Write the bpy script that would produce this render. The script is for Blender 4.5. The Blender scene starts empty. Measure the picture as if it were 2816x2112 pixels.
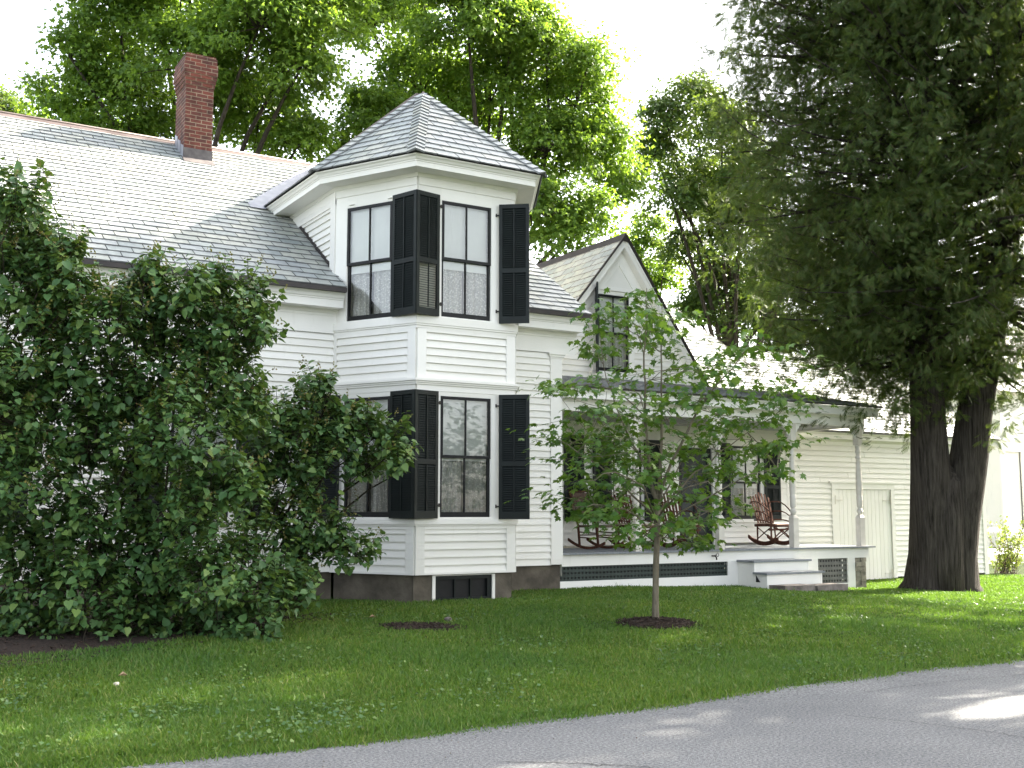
import bpy, math, random
import numpy as np
from mathutils import Vector
R = math.radians
random.seed(7)
rng = np.random.default_rng(7)
scene = bpy.context.scene
col = scene.collection

# ------------------------------------------------------------------ camera, light, exposure
cam_d = bpy.data.cameras.new("camera")
cam = bpy.data.objects.new("camera", cam_d)
col.objects.link(cam)
cam.location = (0, 0, 1.6)
cam.rotation_euler = (R(90 + 6.53), 0, R(-31.08))
cam_d.sensor_width = 36.0
cam_d.lens = 39.08
cam_d.clip_start = 0.05
cam_d.clip_end = 4000
scene.camera = cam

SUN_AZ, SUN_EL = 85.4, 36.5            # azimuth from +Y towards +X, elevation
sv = Vector((math.cos(R(SUN_EL)) * math.sin(R(SUN_AZ)), math.cos(R(SUN_EL)) * math.cos(R(SUN_AZ)), math.sin(R(SUN_EL))))
sun_d = bpy.data.lights.new("sun", 'SUN')
sun_d.energy = 5.0
sun_d.angle = R(0.53)
sun_d.color = (1.0, 0.92, 0.78)
sun = bpy.data.objects.new("sun", sun_d)
col.objects.link(sun)
sun.rotation_euler = (-sv).to_track_quat('-Z', 'Y').to_euler()
sun.location = (30, 5, 40)

world = bpy.data.worlds.new("World")
scene.world = world
world.use_nodes = True
wn = world.node_tree.nodes
wl = world.node_tree.links
wn.clear()
sky = wn.new('ShaderNodeTexSky')
sky.sky_type = 'NISHITA'
sky.sun_disc = False
sky.sun_elevation = R(SUN_EL)
sky.sun_rotation = R(SUN_AZ)
sky.altitude = 0
sky.air_density = 0.7
sky.dust_density = 3.0
sky.ozone_density = 1.0
bg = wn.new('ShaderNodeBackground')
bg.inputs['Strength'].default_value = 0.15
wo = wn.new('ShaderNodeOutputWorld')
hsv = wn.new('ShaderNodeHueSaturation')      # thin high haze: a paler, less blue sky
hsv.inputs['Saturation'].default_value = 0.5
warm = wn.new('ShaderNodeMix'); warm.data_type = 'RGBA'; warm.blend_type = 'MULTIPLY'
warm.inputs[0].default_value = 1.0; warm.inputs[7].default_value = (1.0, 0.97, 0.905, 1)
wl.new(sky.outputs[0], hsv.inputs['Color'])
wl.new(hsv.outputs[0], warm.inputs[6])
wl.new(warm.outputs[2], bg.inputs[0])
wl.new(bg.outputs[0], wo.inputs[0])

scene.view_settings.view_transform = 'Standard'
scene.view_settings.look = 'None'
scene.view_settings.gamma = 1
scene.view_settings.use_curve_mapping = False
scene.view_settings.exposure = 2.72
scene.render.engine = 'CYCLES'
scene.cycles.max_bounces = 7
scene.cycles.diffuse_bounces = 4
scene.cycles.transparent_max_bounces = 12
scene.cycles.use_denoising = True

# ------------------------------------------------------------------ materials
def new_mat(name):
    m = bpy.data.materials.new(name)
    m.use_nodes = True
    nt = m.node_tree
    b = nt.nodes['Principled BSDF']
    return m, nt, b

def noise_mix(nt, scale, c1, c2, detail=4, lo=0.35, hi=0.65, coord='Object', stretch=None, rough=0.55):
    tc = nt.nodes.new('ShaderNodeTexCoord')
    n = nt.nodes.new('ShaderNodeTexNoise')
    n.inputs['Scale'].default_value = scale
    n.inputs['Detail'].default_value = detail
    n.inputs['Roughness'].default_value = rough
    src = tc.outputs[coord]
    if stretch:
        mp = nt.nodes.new('ShaderNodeMapping')
        mp.inputs['Scale'].default_value = stretch
        nt.links.new(src, mp.inputs['Vector'])
        src = mp.outputs[0]
    nt.links.new(src, n.inputs['Vector'])
    r = nt.nodes.new('ShaderNodeValToRGB')
    r.color_ramp.elements[0].position = lo
    r.color_ramp.elements[1].position = hi
    r.color_ramp.elements[0].color = (*c1, 1)
    r.color_ramp.elements[1].color = (*c2, 1)
    nt.links.new(n.outputs['Fac'], r.inputs[0])
    return r.outputs[0], n

def mixc(nt, fac, a, b, mode='MIX'):
    m = nt.nodes.new('ShaderNodeMix')
    m.data_type = 'RGBA'
    m.blend_type = mode
    for inp, v in ((m.inputs[0], fac), (m.inputs[6], a), (m.inputs[7], b)):
        if hasattr(v, 'is_linked'):
            nt.links.new(v, inp)
        elif isinstance(v, (tuple, list)):
            inp.default_value = (*v, 1)
        else:
            inp.default_value = v
    return m.outputs[2]

def bump(nt, b, height, strength, dist=0.01):
    bp = nt.nodes.new('ShaderNodeBump')
    bp.inputs['Strength'].default_value = strength
    bp.inputs['Distance'].default_value = dist
    nt.links.new(height, bp.inputs['Height'])
    nt.links.new(bp.outputs[0], b.inputs['Normal'])

def island_ramp(nt, cols):
    g = nt.nodes.new('ShaderNodeNewGeometry')
    r = nt.nodes.new('ShaderNodeValToRGB')
    r.color_ramp.interpolation = 'LINEAR'
    e = r.color_ramp.elements
    while len(e) < len(cols):
        e.new(0.5)
    for i, c in enumerate(cols):
        e[i].position = i / (len(cols) - 1)
        e[i].color = (*c, 1)
    nt.links.new(g.outputs['Random Per Island'], r.inputs[0])
    return r.outputs[0]

def simple(name, c1, c2, scale=3, rough=0.6, lo=0.35, hi=0.65, bmp=0, bscale=40, stretch=None, spec=0.4, metal=0):
    m, nt, b = new_mat(name)
    c, n = noise_mix(nt, scale, c1, c2, lo=lo, hi=hi, stretch=stretch)
    nt.links.new(c, b.inputs['Base Color'])
    b.inputs['Roughness'].default_value = rough
    b.inputs['Specular IOR Level'].default_value = spec
    b.inputs['Metallic'].default_value = metal
    if bmp:
        h, _ = noise_mix(nt, bscale, (0, 0, 0), (1, 1, 1), stretch=stretch, lo=0.2, hi=0.8)
        bump(nt, b, h, bmp)
    return m

def white_paint(name, base=(0.82, 0.80, 0.745), dirt=(0.60, 0.58, 0.51)):
    m, nt, b = new_mat(name)
    c, _ = noise_mix(nt, 0.9, base, tuple(x * 0.93 for x in base), lo=0.3, hi=0.7)
    g, _ = noise_mix(nt, 5, (1, 1, 1), (0, 0, 0), lo=0.22, hi=0.42, stretch=(1, 1, 0.25), detail=8, rough=0.7)
    c2 = mixc(nt, g, c, dirt)
    c3 = mixc(nt, 0.45, c, c2)
    isl = island_ramp(nt, [(0.90, 0.90, 0.885), (0.97, 0.97, 0.965), (1, 1, 1)])
    c4 = mixc(nt, 1.0, c3, isl, 'MULTIPLY')
    nt.links.new(c4, b.inputs['Base Color'])
    b.inputs['Roughness'].default_value = 0.55
    b.inputs['Specular IOR Level'].default_value = 0.3
    h, _ = noise_mix(nt, 30, (0, 0, 0), (1, 1, 1), stretch=(0.3, 0.3, 2), detail=6)
    bump(nt, b, h, 0.12, 0.004)
    return m

def slate_mat(name, cols, rough=0.42):
    m, nt, b = new_mat(name)
    isl = island_ramp(nt, cols)
    n, _ = noise_mix(nt, 9, (0.78, 0.78, 0.78), (1.08, 1.08, 1.06), detail=8, lo=0.3, hi=0.7)
    c = mixc(nt, 1.0, isl, n, 'MULTIPLY')
    st, _ = noise_mix(nt, 0.8, (0.80, 0.82, 0.80), (1.10, 1.07, 1.02), detail=7, lo=0.32, hi=0.68, stretch=(1.6, 0.6, 0.6))
    c = mixc(nt, 1.0, c, st, 'MULTIPLY')
    nt.links.new(c, b.inputs['Base Color'])
    b.inputs['Roughness'].default_value = rough
    b.inputs['Specular IOR Level'].default_value = 0.5
    h, _ = noise_mix(nt, 25, (0, 0, 0), (1, 1, 1), detail=8)
    bump(nt, b, h, 0.25, 0.006)
    return m

def leaf_mat(name, cols, trans=(0.35, 0.5, 0.06), tw=0.4, rough=0.45, spec=0.4):
    m, nt, b = new_mat(name)
    c = island_ramp(nt, cols)
    nt.links.new(c, b.inputs['Base Color'])
    b.inputs['Roughness'].default_value = rough
    b.inputs['Specular IOR Level'].default_value = spec
    t = nt.nodes.new('ShaderNodeBsdfTranslucent')
    tcol = mixc(nt, 1.0, c, trans, 'MULTIPLY')
    tc2 = nt.nodes.new('ShaderNodeMix'); tc2.data_type = 'RGBA'
    nt.links.new(tcol, tc2.inputs[6]); tc2.inputs[7].default_value = (*[x * 0.40 for x in trans], 1)
    tc2.inputs[0].default_value = 0.75
    nt.links.new(tc2.outputs[2], t.inputs['Color'])
    mx = nt.nodes.new('ShaderNodeMixShader')
    mx.inputs[0].default_value = tw
    out = nt.nodes['Material Output']
    nt.links.new(b.outputs[0], mx.inputs[1])
    nt.links.new(t.outputs[0], mx.inputs[2])
    nt.links.new(mx.outputs[0], out.inputs['Surface'])
    return m

def glass_mat(name, tint=(0.97, 0.985, 0.98)):
    m, nt, b = new_mat(name)
    nt.nodes.remove(b)
    tr = nt.nodes.new('ShaderNodeBsdfTransparent'); tr.inputs[0].default_value = (*tint, 1)
    gl = nt.nodes.new('ShaderNodeBsdfGlossy'); gl.inputs['Roughness'].default_value = 0.01
    fr = nt.nodes.new('ShaderNodeFresnel'); fr.inputs['IOR'].default_value = 1.85
    tc = nt.nodes.new('ShaderNodeTexCoord')
    n = nt.nodes.new('ShaderNodeTexNoise'); n.inputs['Scale'].default_value = 2.2; n.inputs['Detail'].default_value = 1
    nt.links.new(tc.outputs['Object'], n.inputs['Vector'])
    bp = nt.nodes.new('ShaderNodeBump'); bp.inputs['Strength'].default_value = 0.05; bp.inputs['Distance'].default_value = 0.05
    nt.links.new(n.outputs['Fac'], bp.inputs['Height'])
    nt.links.new(bp.outputs[0], gl.inputs['Normal'])
    mx = nt.nodes.new('ShaderNodeMixShader')
    nt.links.new(fr.outputs[0], mx.inputs[0])
    nt.links.new(tr.outputs[0], mx.inputs[1])
    nt.links.new(gl.outputs[0], mx.inputs[2])
    nt.links.new(mx.outputs[0], nt.nodes['Material Output'].inputs['Surface'])
    return m

def lace_mat(name):
    m, nt, b = new_mat(name)
    tc = nt.nodes.new('ShaderNodeTexCoord')
    v = nt.nodes.new('ShaderNodeTexVoronoi'); v.inputs['Scale'].default_value = 38
    nt.links.new(tc.outputs['Object'], v.inputs['Vector'])
    n = nt.nodes.new('ShaderNodeTexNoise'); n.inputs['Scale'].default_value = 34; n.inputs['Detail'].default_value = 5
    nt.links.new(tc.outputs['Object'], n.inputs['Vector'])
    mth = nt.nodes.new('ShaderNodeMath'); mth.operation = 'ADD'
    nt.links.new(v.outputs['Distance'], mth.inputs[0]); nt.links.new(n.outputs['Fac'], mth.inputs[1])
    r = nt.nodes.new('ShaderNodeValToRGB')
    r.color_ramp.elements[0].position = 0.62; r.color_ramp.elements[1].position = 1.0
    r.color_ramp.elements[0].color = (1, 1, 1, 1); r.color_ramp.elements[1].color = (0.62, 0.62, 0.62, 1)
    nt.links.new(mth.outputs[0], r.inputs[0])
    b.inputs['Base Color'].default_value = (0.84, 0.82, 0.77, 1)
    b.inputs['Roughness'].default_value = 0.9
    nt.links.new(r.outputs[0], b.inputs['Alpha'])
    return m

def bark_mat(name, c1, c2, scale=3.0, stretch=(6, 6, 0.7), bs=0.9):
    m, nt, b = new_mat(name)
    c, n = noise_mix(nt, scale, c1, c2, detail=8, lo=0.35, hi=0.68, stretch=stretch, rough=0.65)
    nt.links.new(c, b.inputs['Base Color'])
    b.inputs['Roughness'].default_value = 0.9
    b.inputs['Specular IOR Level'].default_value = 0.15
    bump(nt, b, n.outputs['Fac'], bs, 0.06)
    return m

M = {}
M['white'] = white_paint('white_clapboard_paint')
M['trim'] = white_paint('white_trim_paint', (0.82, 0.80, 0.75), (0.6, 0.58, 0.51))
M['greytrim'] = simple('worn_grey_white_paint', (0.56, 0.525, 0.46), (0.66, 0.62, 0.55), 4, 0.6)
M['slate'] = slate_mat('grey_slate', [(0.27, 0.30, 0.31), (0.35, 0.38, 0.375), (0.32, 0.345, 0.365), (0.41, 0.42, 0.39), (0.34, 0.36, 0.34)])
M['slateedge'] = simple('slate_broken_edge_and_shadow', (0.14, 0.143, 0.148), (0.22, 0.223, 0.226), 9, 0.8)  # broken, dirty edge tone, with the shadow line under each course painted in
M['slatebase'] = simple('roof_underlay', (0.03, 0.03, 0.03), (0.05, 0.05, 0.05))
M['drip'] = simple('dark_metal_edge', (0.02, 0.016, 0.015), (0.035, 0.026, 0.024), 6, 0.5)
M['copper'] = simple('brown_ridge_metal', (0.085, 0.062, 0.056), (0.14, 0.108, 0.10), 3, 0.5, metal=0.2)
M['flash'] = simple('grey_flashing_metal', (0.27, 0.275, 0.31), (0.36, 0.365, 0.40), 4, 0.45, metal=0.3)
M['darkflash'] = simple('dark_chimney_flashing', (0.07, 0.06, 0.06), (0.13, 0.115, 0.11), 6, 0.6)
M['shutter'] = simple('dark_green_shutter_paint', (0.0045, 0.0075, 0.0068), (0.008, 0.0125, 0.0115), 5, 0.5, spec=0.25)
M['sash'] = simple('black_sash_paint', (0.005, 0.0055, 0.006), (0.010, 0.010, 0.011), 8, 0.5, spec=0.25)
M['glass'] = glass_mat('window_glass')
M['shade'] = simple('cream_roller_shade', (0.80, 0.80, 0.76), (0.86, 0.86, 0.82), 2, 0.85)
M['lace'] = lace_mat('lace_curtain_cloth')
M['stone'] = simple('foundation_stone', (0.065, 0.055, 0.042), (0.14, 0.12, 0.092), 3, 0.9, bmp=0.5, bscale=18)
M['pier'] = simple('rough_pier_stone', (0.13, 0.12, 0.09), (0.30, 0.27, 0.21), 7, 0.9, bmp=0.9, bscale=14)
M['floor'] = simple('grey_porch_floor_paint', (0.15, 0.165, 0.18), (0.21, 0.225, 0.24), 3, 0.5, stretch=(8, 1, 1))
M['ceil'] = simple('grey_porch_ceiling_paint', (0.30, 0.30, 0.31), (0.34, 0.34, 0.345), 3, 0.6)
M['lattice'] = simple('dark_lattice_paint', (0.012, 0.022, 0.018), (0.02, 0.034, 0.028), 6, 0.55)
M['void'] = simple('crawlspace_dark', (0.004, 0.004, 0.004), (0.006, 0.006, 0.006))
M['door'] = simple('dark_screen_door', (0.012, 0.018, 0.018), (0.02, 0.028, 0.028), 5, 0.5)
M['twig'] = bark_mat('brown_twig_wood', (0.045, 0.019, 0.013), (0.115, 0.052, 0.034), 8, (3, 3, 1), 0.3)
M['wicker'] = simple('brown_woven_cane', (0.03, 0.016, 0.009), (0.075, 0.04, 0.022), 40, 0.7, bmp=0.8, bscale=60)
M['cushion'] = simple('pale_seat_wood', (0.45, 0.33, 0.25), (0.55, 0.42, 0.33), 5, 0.6)
M['iron'] = simple('black_iron', (0.02, 0.02, 0.02), (0.04, 0.035, 0.03), 10, 0.5, metal=0.6)
M['maplebark'] = bark_mat('young_maple_bark', (0.10, 0.085, 0.06), (0.22, 0.19, 0.14), 6, (3, 3, 0.6), 0.35)
M['twigbark'] = simple('thin_branch_bark', (0.05, 0.035, 0.025), (0.10, 0.075, 0.055), 8, 0.8)
M['cedarbark'] = bark_mat('cedar_bark', (0.018, 0.015, 0.012), (0.085, 0.072, 0.06), 2.6, (9, 9, 0.5), 1.0)
M['bgbark'] = bark_mat('maple_bark', (0.03, 0.025, 0.02), (0.09, 0.075, 0.06), 3, (5, 5, 0.6), 0.8)
M['lilacbark'] = bark_mat('lilac_bark', (0.022, 0.019, 0.013), (0.06, 0.05, 0.034), 7, (3, 3, 0.6), 0.5)
M['mapleleaf'] = leaf_mat('maple_leaf', [(0.045, 0.115, 0.024), (0.065, 0.155, 0.028), (0.095, 0.19, 0.032), (0.15, 0.23, 0.036)], (0.42, 0.68, 0.07), 0.42)
M['bgleaf'] = leaf_mat('big_maple_leaf', [(0.075, 0.155, 0.028), (0.11, 0.205, 0.034), (0.155, 0.26, 0.04), (0.205, 0.295, 0.05)], (0.60, 0.88, 0.09), 0.52)
M['bgleaf2'] = leaf_mat('dark_tree_leaf', [(0.06, 0.12, 0.03), (0.085, 0.15, 0.034), (0.12, 0.18, 0.036)], (0.45, 0.62, 0.07), 0.42)
M['cedarleaf'] = leaf_mat('cedar_spray', [(0.026, 0.047, 0.014), (0.038, 0.066, 0.017), (0.050, 0.084, 0.019), (0.064, 0.10, 0.023), (0.085, 0.055, 0.026)], (0.36, 0.52, 0.07), 0.32, 0.6, 0.25)
M['lilacleaf'] = leaf_mat('lilac_leaf', [(0.042, 0.100, 0.034), (0.062, 0.14, 0.043), (0.088, 0.175, 0.05), (0.16, 0.24, 0.055)], (0.42, 0.62, 0.08), 0.28, 0.48, 0.4)
M['weedleaf'] = leaf_mat('weed_leaf', [(0.10, 0.17, 0.03), (0.17, 0.24, 0.05), (0.22, 0.26, 0.07)], (0.6, 0.7, 0.1), 0.35)
M['budleaf'] = leaf_mat('seed_head', [(0.13, 0.15, 0.03), (0.20, 0.19, 0.05), (0.17, 0.11, 0.04)], (0.5, 0.5, 0.1), 0.25)
M['grass'] = leaf_mat('grass_blade', [(0.041, 0.105, 0.017), (0.060, 0.145, 0.023), (0.086, 0.18, 0.028), (0.122, 0.205, 0.038), (0.20, 0.21, 0.08)], (0.42, 0.72, 0.08), 0.38, 0.5, 0.3)
M['mulch'] = simple('brown_mulch', (0.014, 0.009, 0.006), (0.05, 0.03, 0.02), 30, 0.95, bmp=1.0, bscale=40)
M['deadleaf'] = simple('pale_dry_leaf', (0.20, 0.13, 0.07), (0.32, 0.23, 0.14), 10, 0.8)
M['rock'] = simple('pale_stone', (0.42, 0.37, 0.28), (0.55, 0.50, 0.40), 10, 0.85, bmp=0.4)
M['stepstone'] = simple('dark_step_stone', (0.10, 0.085, 0.075), (0.22, 0.19, 0.17), 5, 0.85, bmp=0.6, bscale=15)
M['barnroof'] = simple('grey_barn_roofing', (0.25, 0.25, 0.25), (0.33, 0.33, 0.33), 3, 0.7)

def brick_mat():
    m, nt, b = new_mat('old_red_brick')
    uv = nt.nodes.new('ShaderNodeUVMap')
    nz = nt.nodes.new('ShaderNodeTexNoise'); nz.inputs['Scale'].default_value = 9; nz.inputs['Detail'].default_value = 3
    nt.links.new(uv.outputs[0], nz.inputs['Vector'])
    sc = nt.nodes.new('ShaderNodeVectorMath'); sc.operation = 'MULTIPLY_ADD'
    sc.inputs[1].default_value = (0.014, 0.014, 0); nt.links.new(nz.outputs['Color'], sc.inputs[0]); nt.links.new(uv.outputs[0], sc.inputs[2])
    br = nt.nodes.new('ShaderNodeTexBrick')
    br.inputs['Scale'].default_value = 1.0
    br.inputs['Brick Width'].default_value = 0.205
    br.inputs['Row Height'].default_value = 0.072
    br.inputs['Mortar Size'].default_value = 0.0075
    br.inputs['Mortar Smooth'].default_value = 0.25
    br.inputs['Bias'].default_value = 0.0
    br.inputs['Color1'].default_value = (0.150, 0.042, 0.028, 1)
    br.inputs['Color2'].default_value = (0.080, 0.029, 0.023, 1)
    br.inputs['Mortar'].default_value = (0.24, 0.185, 0.135, 1)
    nt.links.new(sc.outputs[0], br.inputs['Vector'])
    s, _ = noise_mix(nt, 5, (0.45, 0.42, 0.40), (1.15, 1.1, 1.05), detail=8, lo=0.3, hi=0.62)
    c = mixc(nt, 1.0, br.outputs['Color'], s, 'MULTIPLY')
    nt.links.new(c, b.inputs['Base Color'])
    b.inputs['Roughness'].default_value = 0.9
    inv = nt.nodes.new('ShaderNodeMath'); inv.operation = 'SUBTRACT'; inv.inputs[0].default_value = 1
    nt.links.new(br.outputs['Fac'], inv.inputs[1])
    bump(nt, b, inv.outputs[0], 0.7, 0.012)
    return m
M['brick'] = brick_mat()

def road_mat():
    m, nt, b = new_mat('worn_grey_asphalt')
    a, _ = noise_mix(nt, 48, (0.085, 0.085, 0.090), (0.265, 0.262, 0.268), detail=3, lo=0.34, hi=0.68)
    d, _ = noise_mix(nt, 130, (0.45, 0.55, 0.56), (1.35, 1.33, 1.3), detail=2, lo=0.3, hi=0.7)
    c = mixc(nt, 0.8, a, d, 'MULTIPLY')
    p, _ = noise_mix(nt, 0.7, (0.82, 0.82, 0.83), (1.10, 1.09, 1.07), detail=6)
    c = mixc(nt, 1.0, c, p, 'MULTIPLY')
    nt.links.new(c, b.inputs['Base Color'])
    b.inputs['Roughness'].default_value = 0.85
    h, _ = noise_mix(nt, 120, (0, 0, 0), (1, 1, 1), detail=3)
    bump(nt, b, h, 0.6, 0.008)
    return m
M['road'] = road_mat()
M['crack'] = simple('crack_dark', (0.035, 0.035, 0.035), (0.07, 0.07, 0.068), 30, 0.95)
def lawn_mat():
    m, nt, b = new_mat('lawn_soil_and_thatch')
    a, _ = noise_mix(nt, 0.6, (0.030, 0.055, 0.012), (0.055, 0.085, 0.018), detail=6)
    d, _ = noise_mix(nt, 28, (0.55, 0.5, 0.45), (1.2, 1.2, 1.1), detail=6)
    c = mixc(nt, 1.0, a, d, 'MULTIPLY')
    nt.links.new(c, b.inputs['Base Color'])
    b.inputs['Roughness'].default_value = 0.95
    b.inputs['Specular IOR Level'].default_value = 0.1
    h, _ = noise_mix(nt, 60, (0, 0, 0), (1, 1, 1), detail=5)
    bump(nt, b, h, 1.0, 0.03)
    return m
M['lawn'] = lawn_mat()
_nt = M['grass'].node_tree
_p, _ = noise_mix(_nt, 0.55, (0.72, 0.86, 0.9), (1.30, 1.12, 0.9), detail=5, lo=0.35, hi=0.66)
for _l in list(_nt.links):
    if _l.from_node.type == 'VALTORGB' and _l.from_socket != _p and _l.to_node.type in ('BSDF_PRINCIPLED', 'MIX'):
        _src, _dst = _l.from_socket, _l.to_socket
        _nt.links.new(mixc(_nt, 1.0, _src, _p, 'MULTIPLY'), _dst)

# ------------------------------------------------------------------ mesh helpers
class Fr:
    """wall frame: u along the wall, v up, d out of the wall"""
    def __init__(s, o, u, n):
        s.o = np.array(o, float); s.u = np.array(u, float); s.u /= np.linalg.norm(s.u)
        s.n = np.array(n, float); s.n /= np.linalg.norm(s.n); s.z = np.array((0, 0, 1.0))
    def p(s, u, v, d=0.0):
        return s.o + s.u * u + s.z * v + s.n * d

class MB:
    def __init__(s):
        s.v = []; s.f = []; s.uv = None; s.smooth = []; s.edge = []
    def add(s, vs, fs, smooth=False):
        k = len(s.v)
        s.v.extend([tuple(map(float, q)) for q in vs])
        for f in fs:
            s.f.append(tuple(i + k for i in f)); s.smooth.append(smooth)
    def quad(s, *p):
        s.add(p, [tuple(range(len(p)))])
    def hexa(s, p, skip=()):
        fs = [(0, 3, 2, 1), (4, 5, 6, 7), (0, 1, 5, 4), (1, 2, 6, 5), (2, 3, 7, 6), (3, 0, 4, 7)]
        s.add(p, [f for i, f in enumerate(fs) if i not in skip])
    def box(s, x0, x1, y0, y1, z0, z1):
        s.hexa([(x0, y0, z0), (x1, y0, z0), (x1, y1, z0), (x0, y1, z0), (x0, y0, z1), (x1, y0, z1), (x1, y1, z1), (x0, y1, z1)])
    def fb(s, fr, u0, u1, v0, v1, d0, d1):
        P = fr.p
        s.hexa([P(u0, v0, d1), P(u1, v0, d1), P(u1, v0, d0), P(u0, v0, d0), P(u0, v1, d1), P(u1, v1, d1), P(u1, v1, d0), P(u0, v1, d0)])
    def bar(s, a, b, w, h=None, up=(0, 0, 1)):
        a = np.array(a, float); b = np.array(b, float); h = h or w
        t = b - a; t /= np.linalg.norm(t); up = np.array(up, float)
        x = np.cross(t, up)
        if np.linalg.norm(x) < 1e-4: x = np.cross(t, (1, 0, 0))
        x /= np.linalg.norm(x); y = np.cross(x, t)
        x *= w / 2; y *= h / 2
        s.hexa([a - x - y, a + x - y, a + x + y, a - x + y, b - x - y, b + x - y, b + x + y, b - x + y])
    def tube(s, pts, rad, n=8, cap=True):
        pts = [np.array(p, float) for p in pts]
        if not hasattr(rad, '__len__'): rad = [rad] * len(pts)
        vs = []; ref = None
        for i, p in enumerate(pts):
            t = pts[min(i + 1, len(pts) - 1)] - pts[max(i - 1, 0)]
            t /= (np.linalg.norm(t) + 1e-9)
            if ref is None:
                ref = np.cross(t, (0.31, 0.17, 0.93))
                if np.linalg.norm(ref) < 0.1: ref = np.cross(t, (1, 0, 0))
            x = ref - t * (ref @ t); x /= (np.linalg.norm(x) + 1e-9); ref = x
            y = np.cross(t, x)
            for k in range(n):
                a = 2 * math.pi * k / n
                vs.append(p + rad[i] * (math.cos(a) * x + math.sin(a) * y))
        fs = []
        for i in range(len(pts) - 1):
            for k in range(n):
                k2 = (k + 1) % n
                fs.append((i * n + k, i * n + k2, (i + 1) * n + k2, (i + 1) * n + k))
        if cap:
            fs.append(tuple(range(n - 1, -1, -1))); L = (len(pts) - 1) * n
            fs.append(tuple(L + k for k in range(n)))
        s.add(vs, fs, True)
    def lathe(s, c, prof, n=14):
        vs = []; fs = []
        for (r, z) in prof:
            for k in range(n):
                a = 2 * math.pi * k / n
                vs.append((c[0] + r * math.cos(a), c[1] + r * math.sin(a), z))
        for i in range(len(prof) - 1):
            for k in range(n):
                k2 = (k + 1) % n
                fs.append((i * n + k, i * n + k2, (i + 1) * n + k2, (i + 1) * n + k))
        fs.append(tuple(range(n - 1, -1, -1))); L = (len(prof) - 1) * n
        fs.append(tuple(L + k for k in range(n)))
        s.add(vs, fs, True)
    def sweep(s, lines):
        """lines: list of polylines (same length) joined by quads"""
        for a, b in zip(lines[:-1], lines[1:]):
            for i in range(len(a) - 1):
                s.quad(a[i], a[i + 1], b[i + 1], b[i])
    def build(s, name, mat, parent=None):
        o = link_mesh(name, np.array(s.v), s.f, mat, parent, s.smooth)
        if s.edge:
            o.data.materials.append(M['slateedge'])
            for i in s.edge: o.data.polygons[i].material_index = 1
        return o

def root_loc(o):
    while o.parent is not None: o = o.parent
    return np.array(o.location)

def link_mesh(name, v, f, mat, parent=None, smooth=None):
    me = bpy.data.meshes.new(name)
    if parent is not None and len(v):
        v = v - root_loc(parent)
    me.from_pydata(v.tolist(), [], f)
    if smooth is not None and any(smooth):
        me.polygons.foreach_set('use_smooth', np.array(smooth, bool))
    me.materials.append(M[mat] if isinstance(mat, str) else mat)
    me.update()
    o = bpy.data.objects.new(name, me)
    col.objects.link(o)
    if parent is not None: o.parent = parent
    return o

def fast_mesh(name, v, loops, nper, mat, parent=None):
    """numpy mesh of faces that all have nper corners"""
    v = np.asarray(v, np.float32)
    if parent is not None: v = v - root_loc(parent).astype(np.float32)
    me = bpy.data.meshes.new(name)
    nf = len(loops) // nper
    me.vertices.add(len(v)); me.vertices.foreach_set('co', v.ravel())
    me.loops.add(len(loops)); me.loops.foreach_set('vertex_index', np.asarray(loops, np.int32))
    me.polygons.add(nf); me.polygons.foreach_set('loop_start', np.arange(nf, dtype=np.int32) * nper)
    me.update(calc_edges=True)
    me.materials.append(M[mat])
    o = bpy.data.objects.new(name, me); col.objects.link(o)
    if parent is not None: o.parent = parent
    return o

def thing(name, label, cat, loc=(0, 0, 0), group=None, kind=None):
    o = bpy.data.objects.new(name, None); col.objects.link(o)
    o.location = loc; o.empty_display_size = 0.3
    return tag(o, label, cat, group, kind)

def tag(o, label=None, cat=None, group=None, kind=None):
    if label: o['label'] = label
    if cat: o['category'] = cat
    if group: o['group'] = group
    if kind: o['kind'] = kind
    return o

def copy_tree(o, parent=None):
    c = o.copy(); col.objects.link(c)
    if parent is not None: c.parent = parent
    for ch in [x for x in bpy.data.objects if x.parent == o]:
        copy_tree(ch, c)
    return c

def const(x): return lambda v: x

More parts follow.
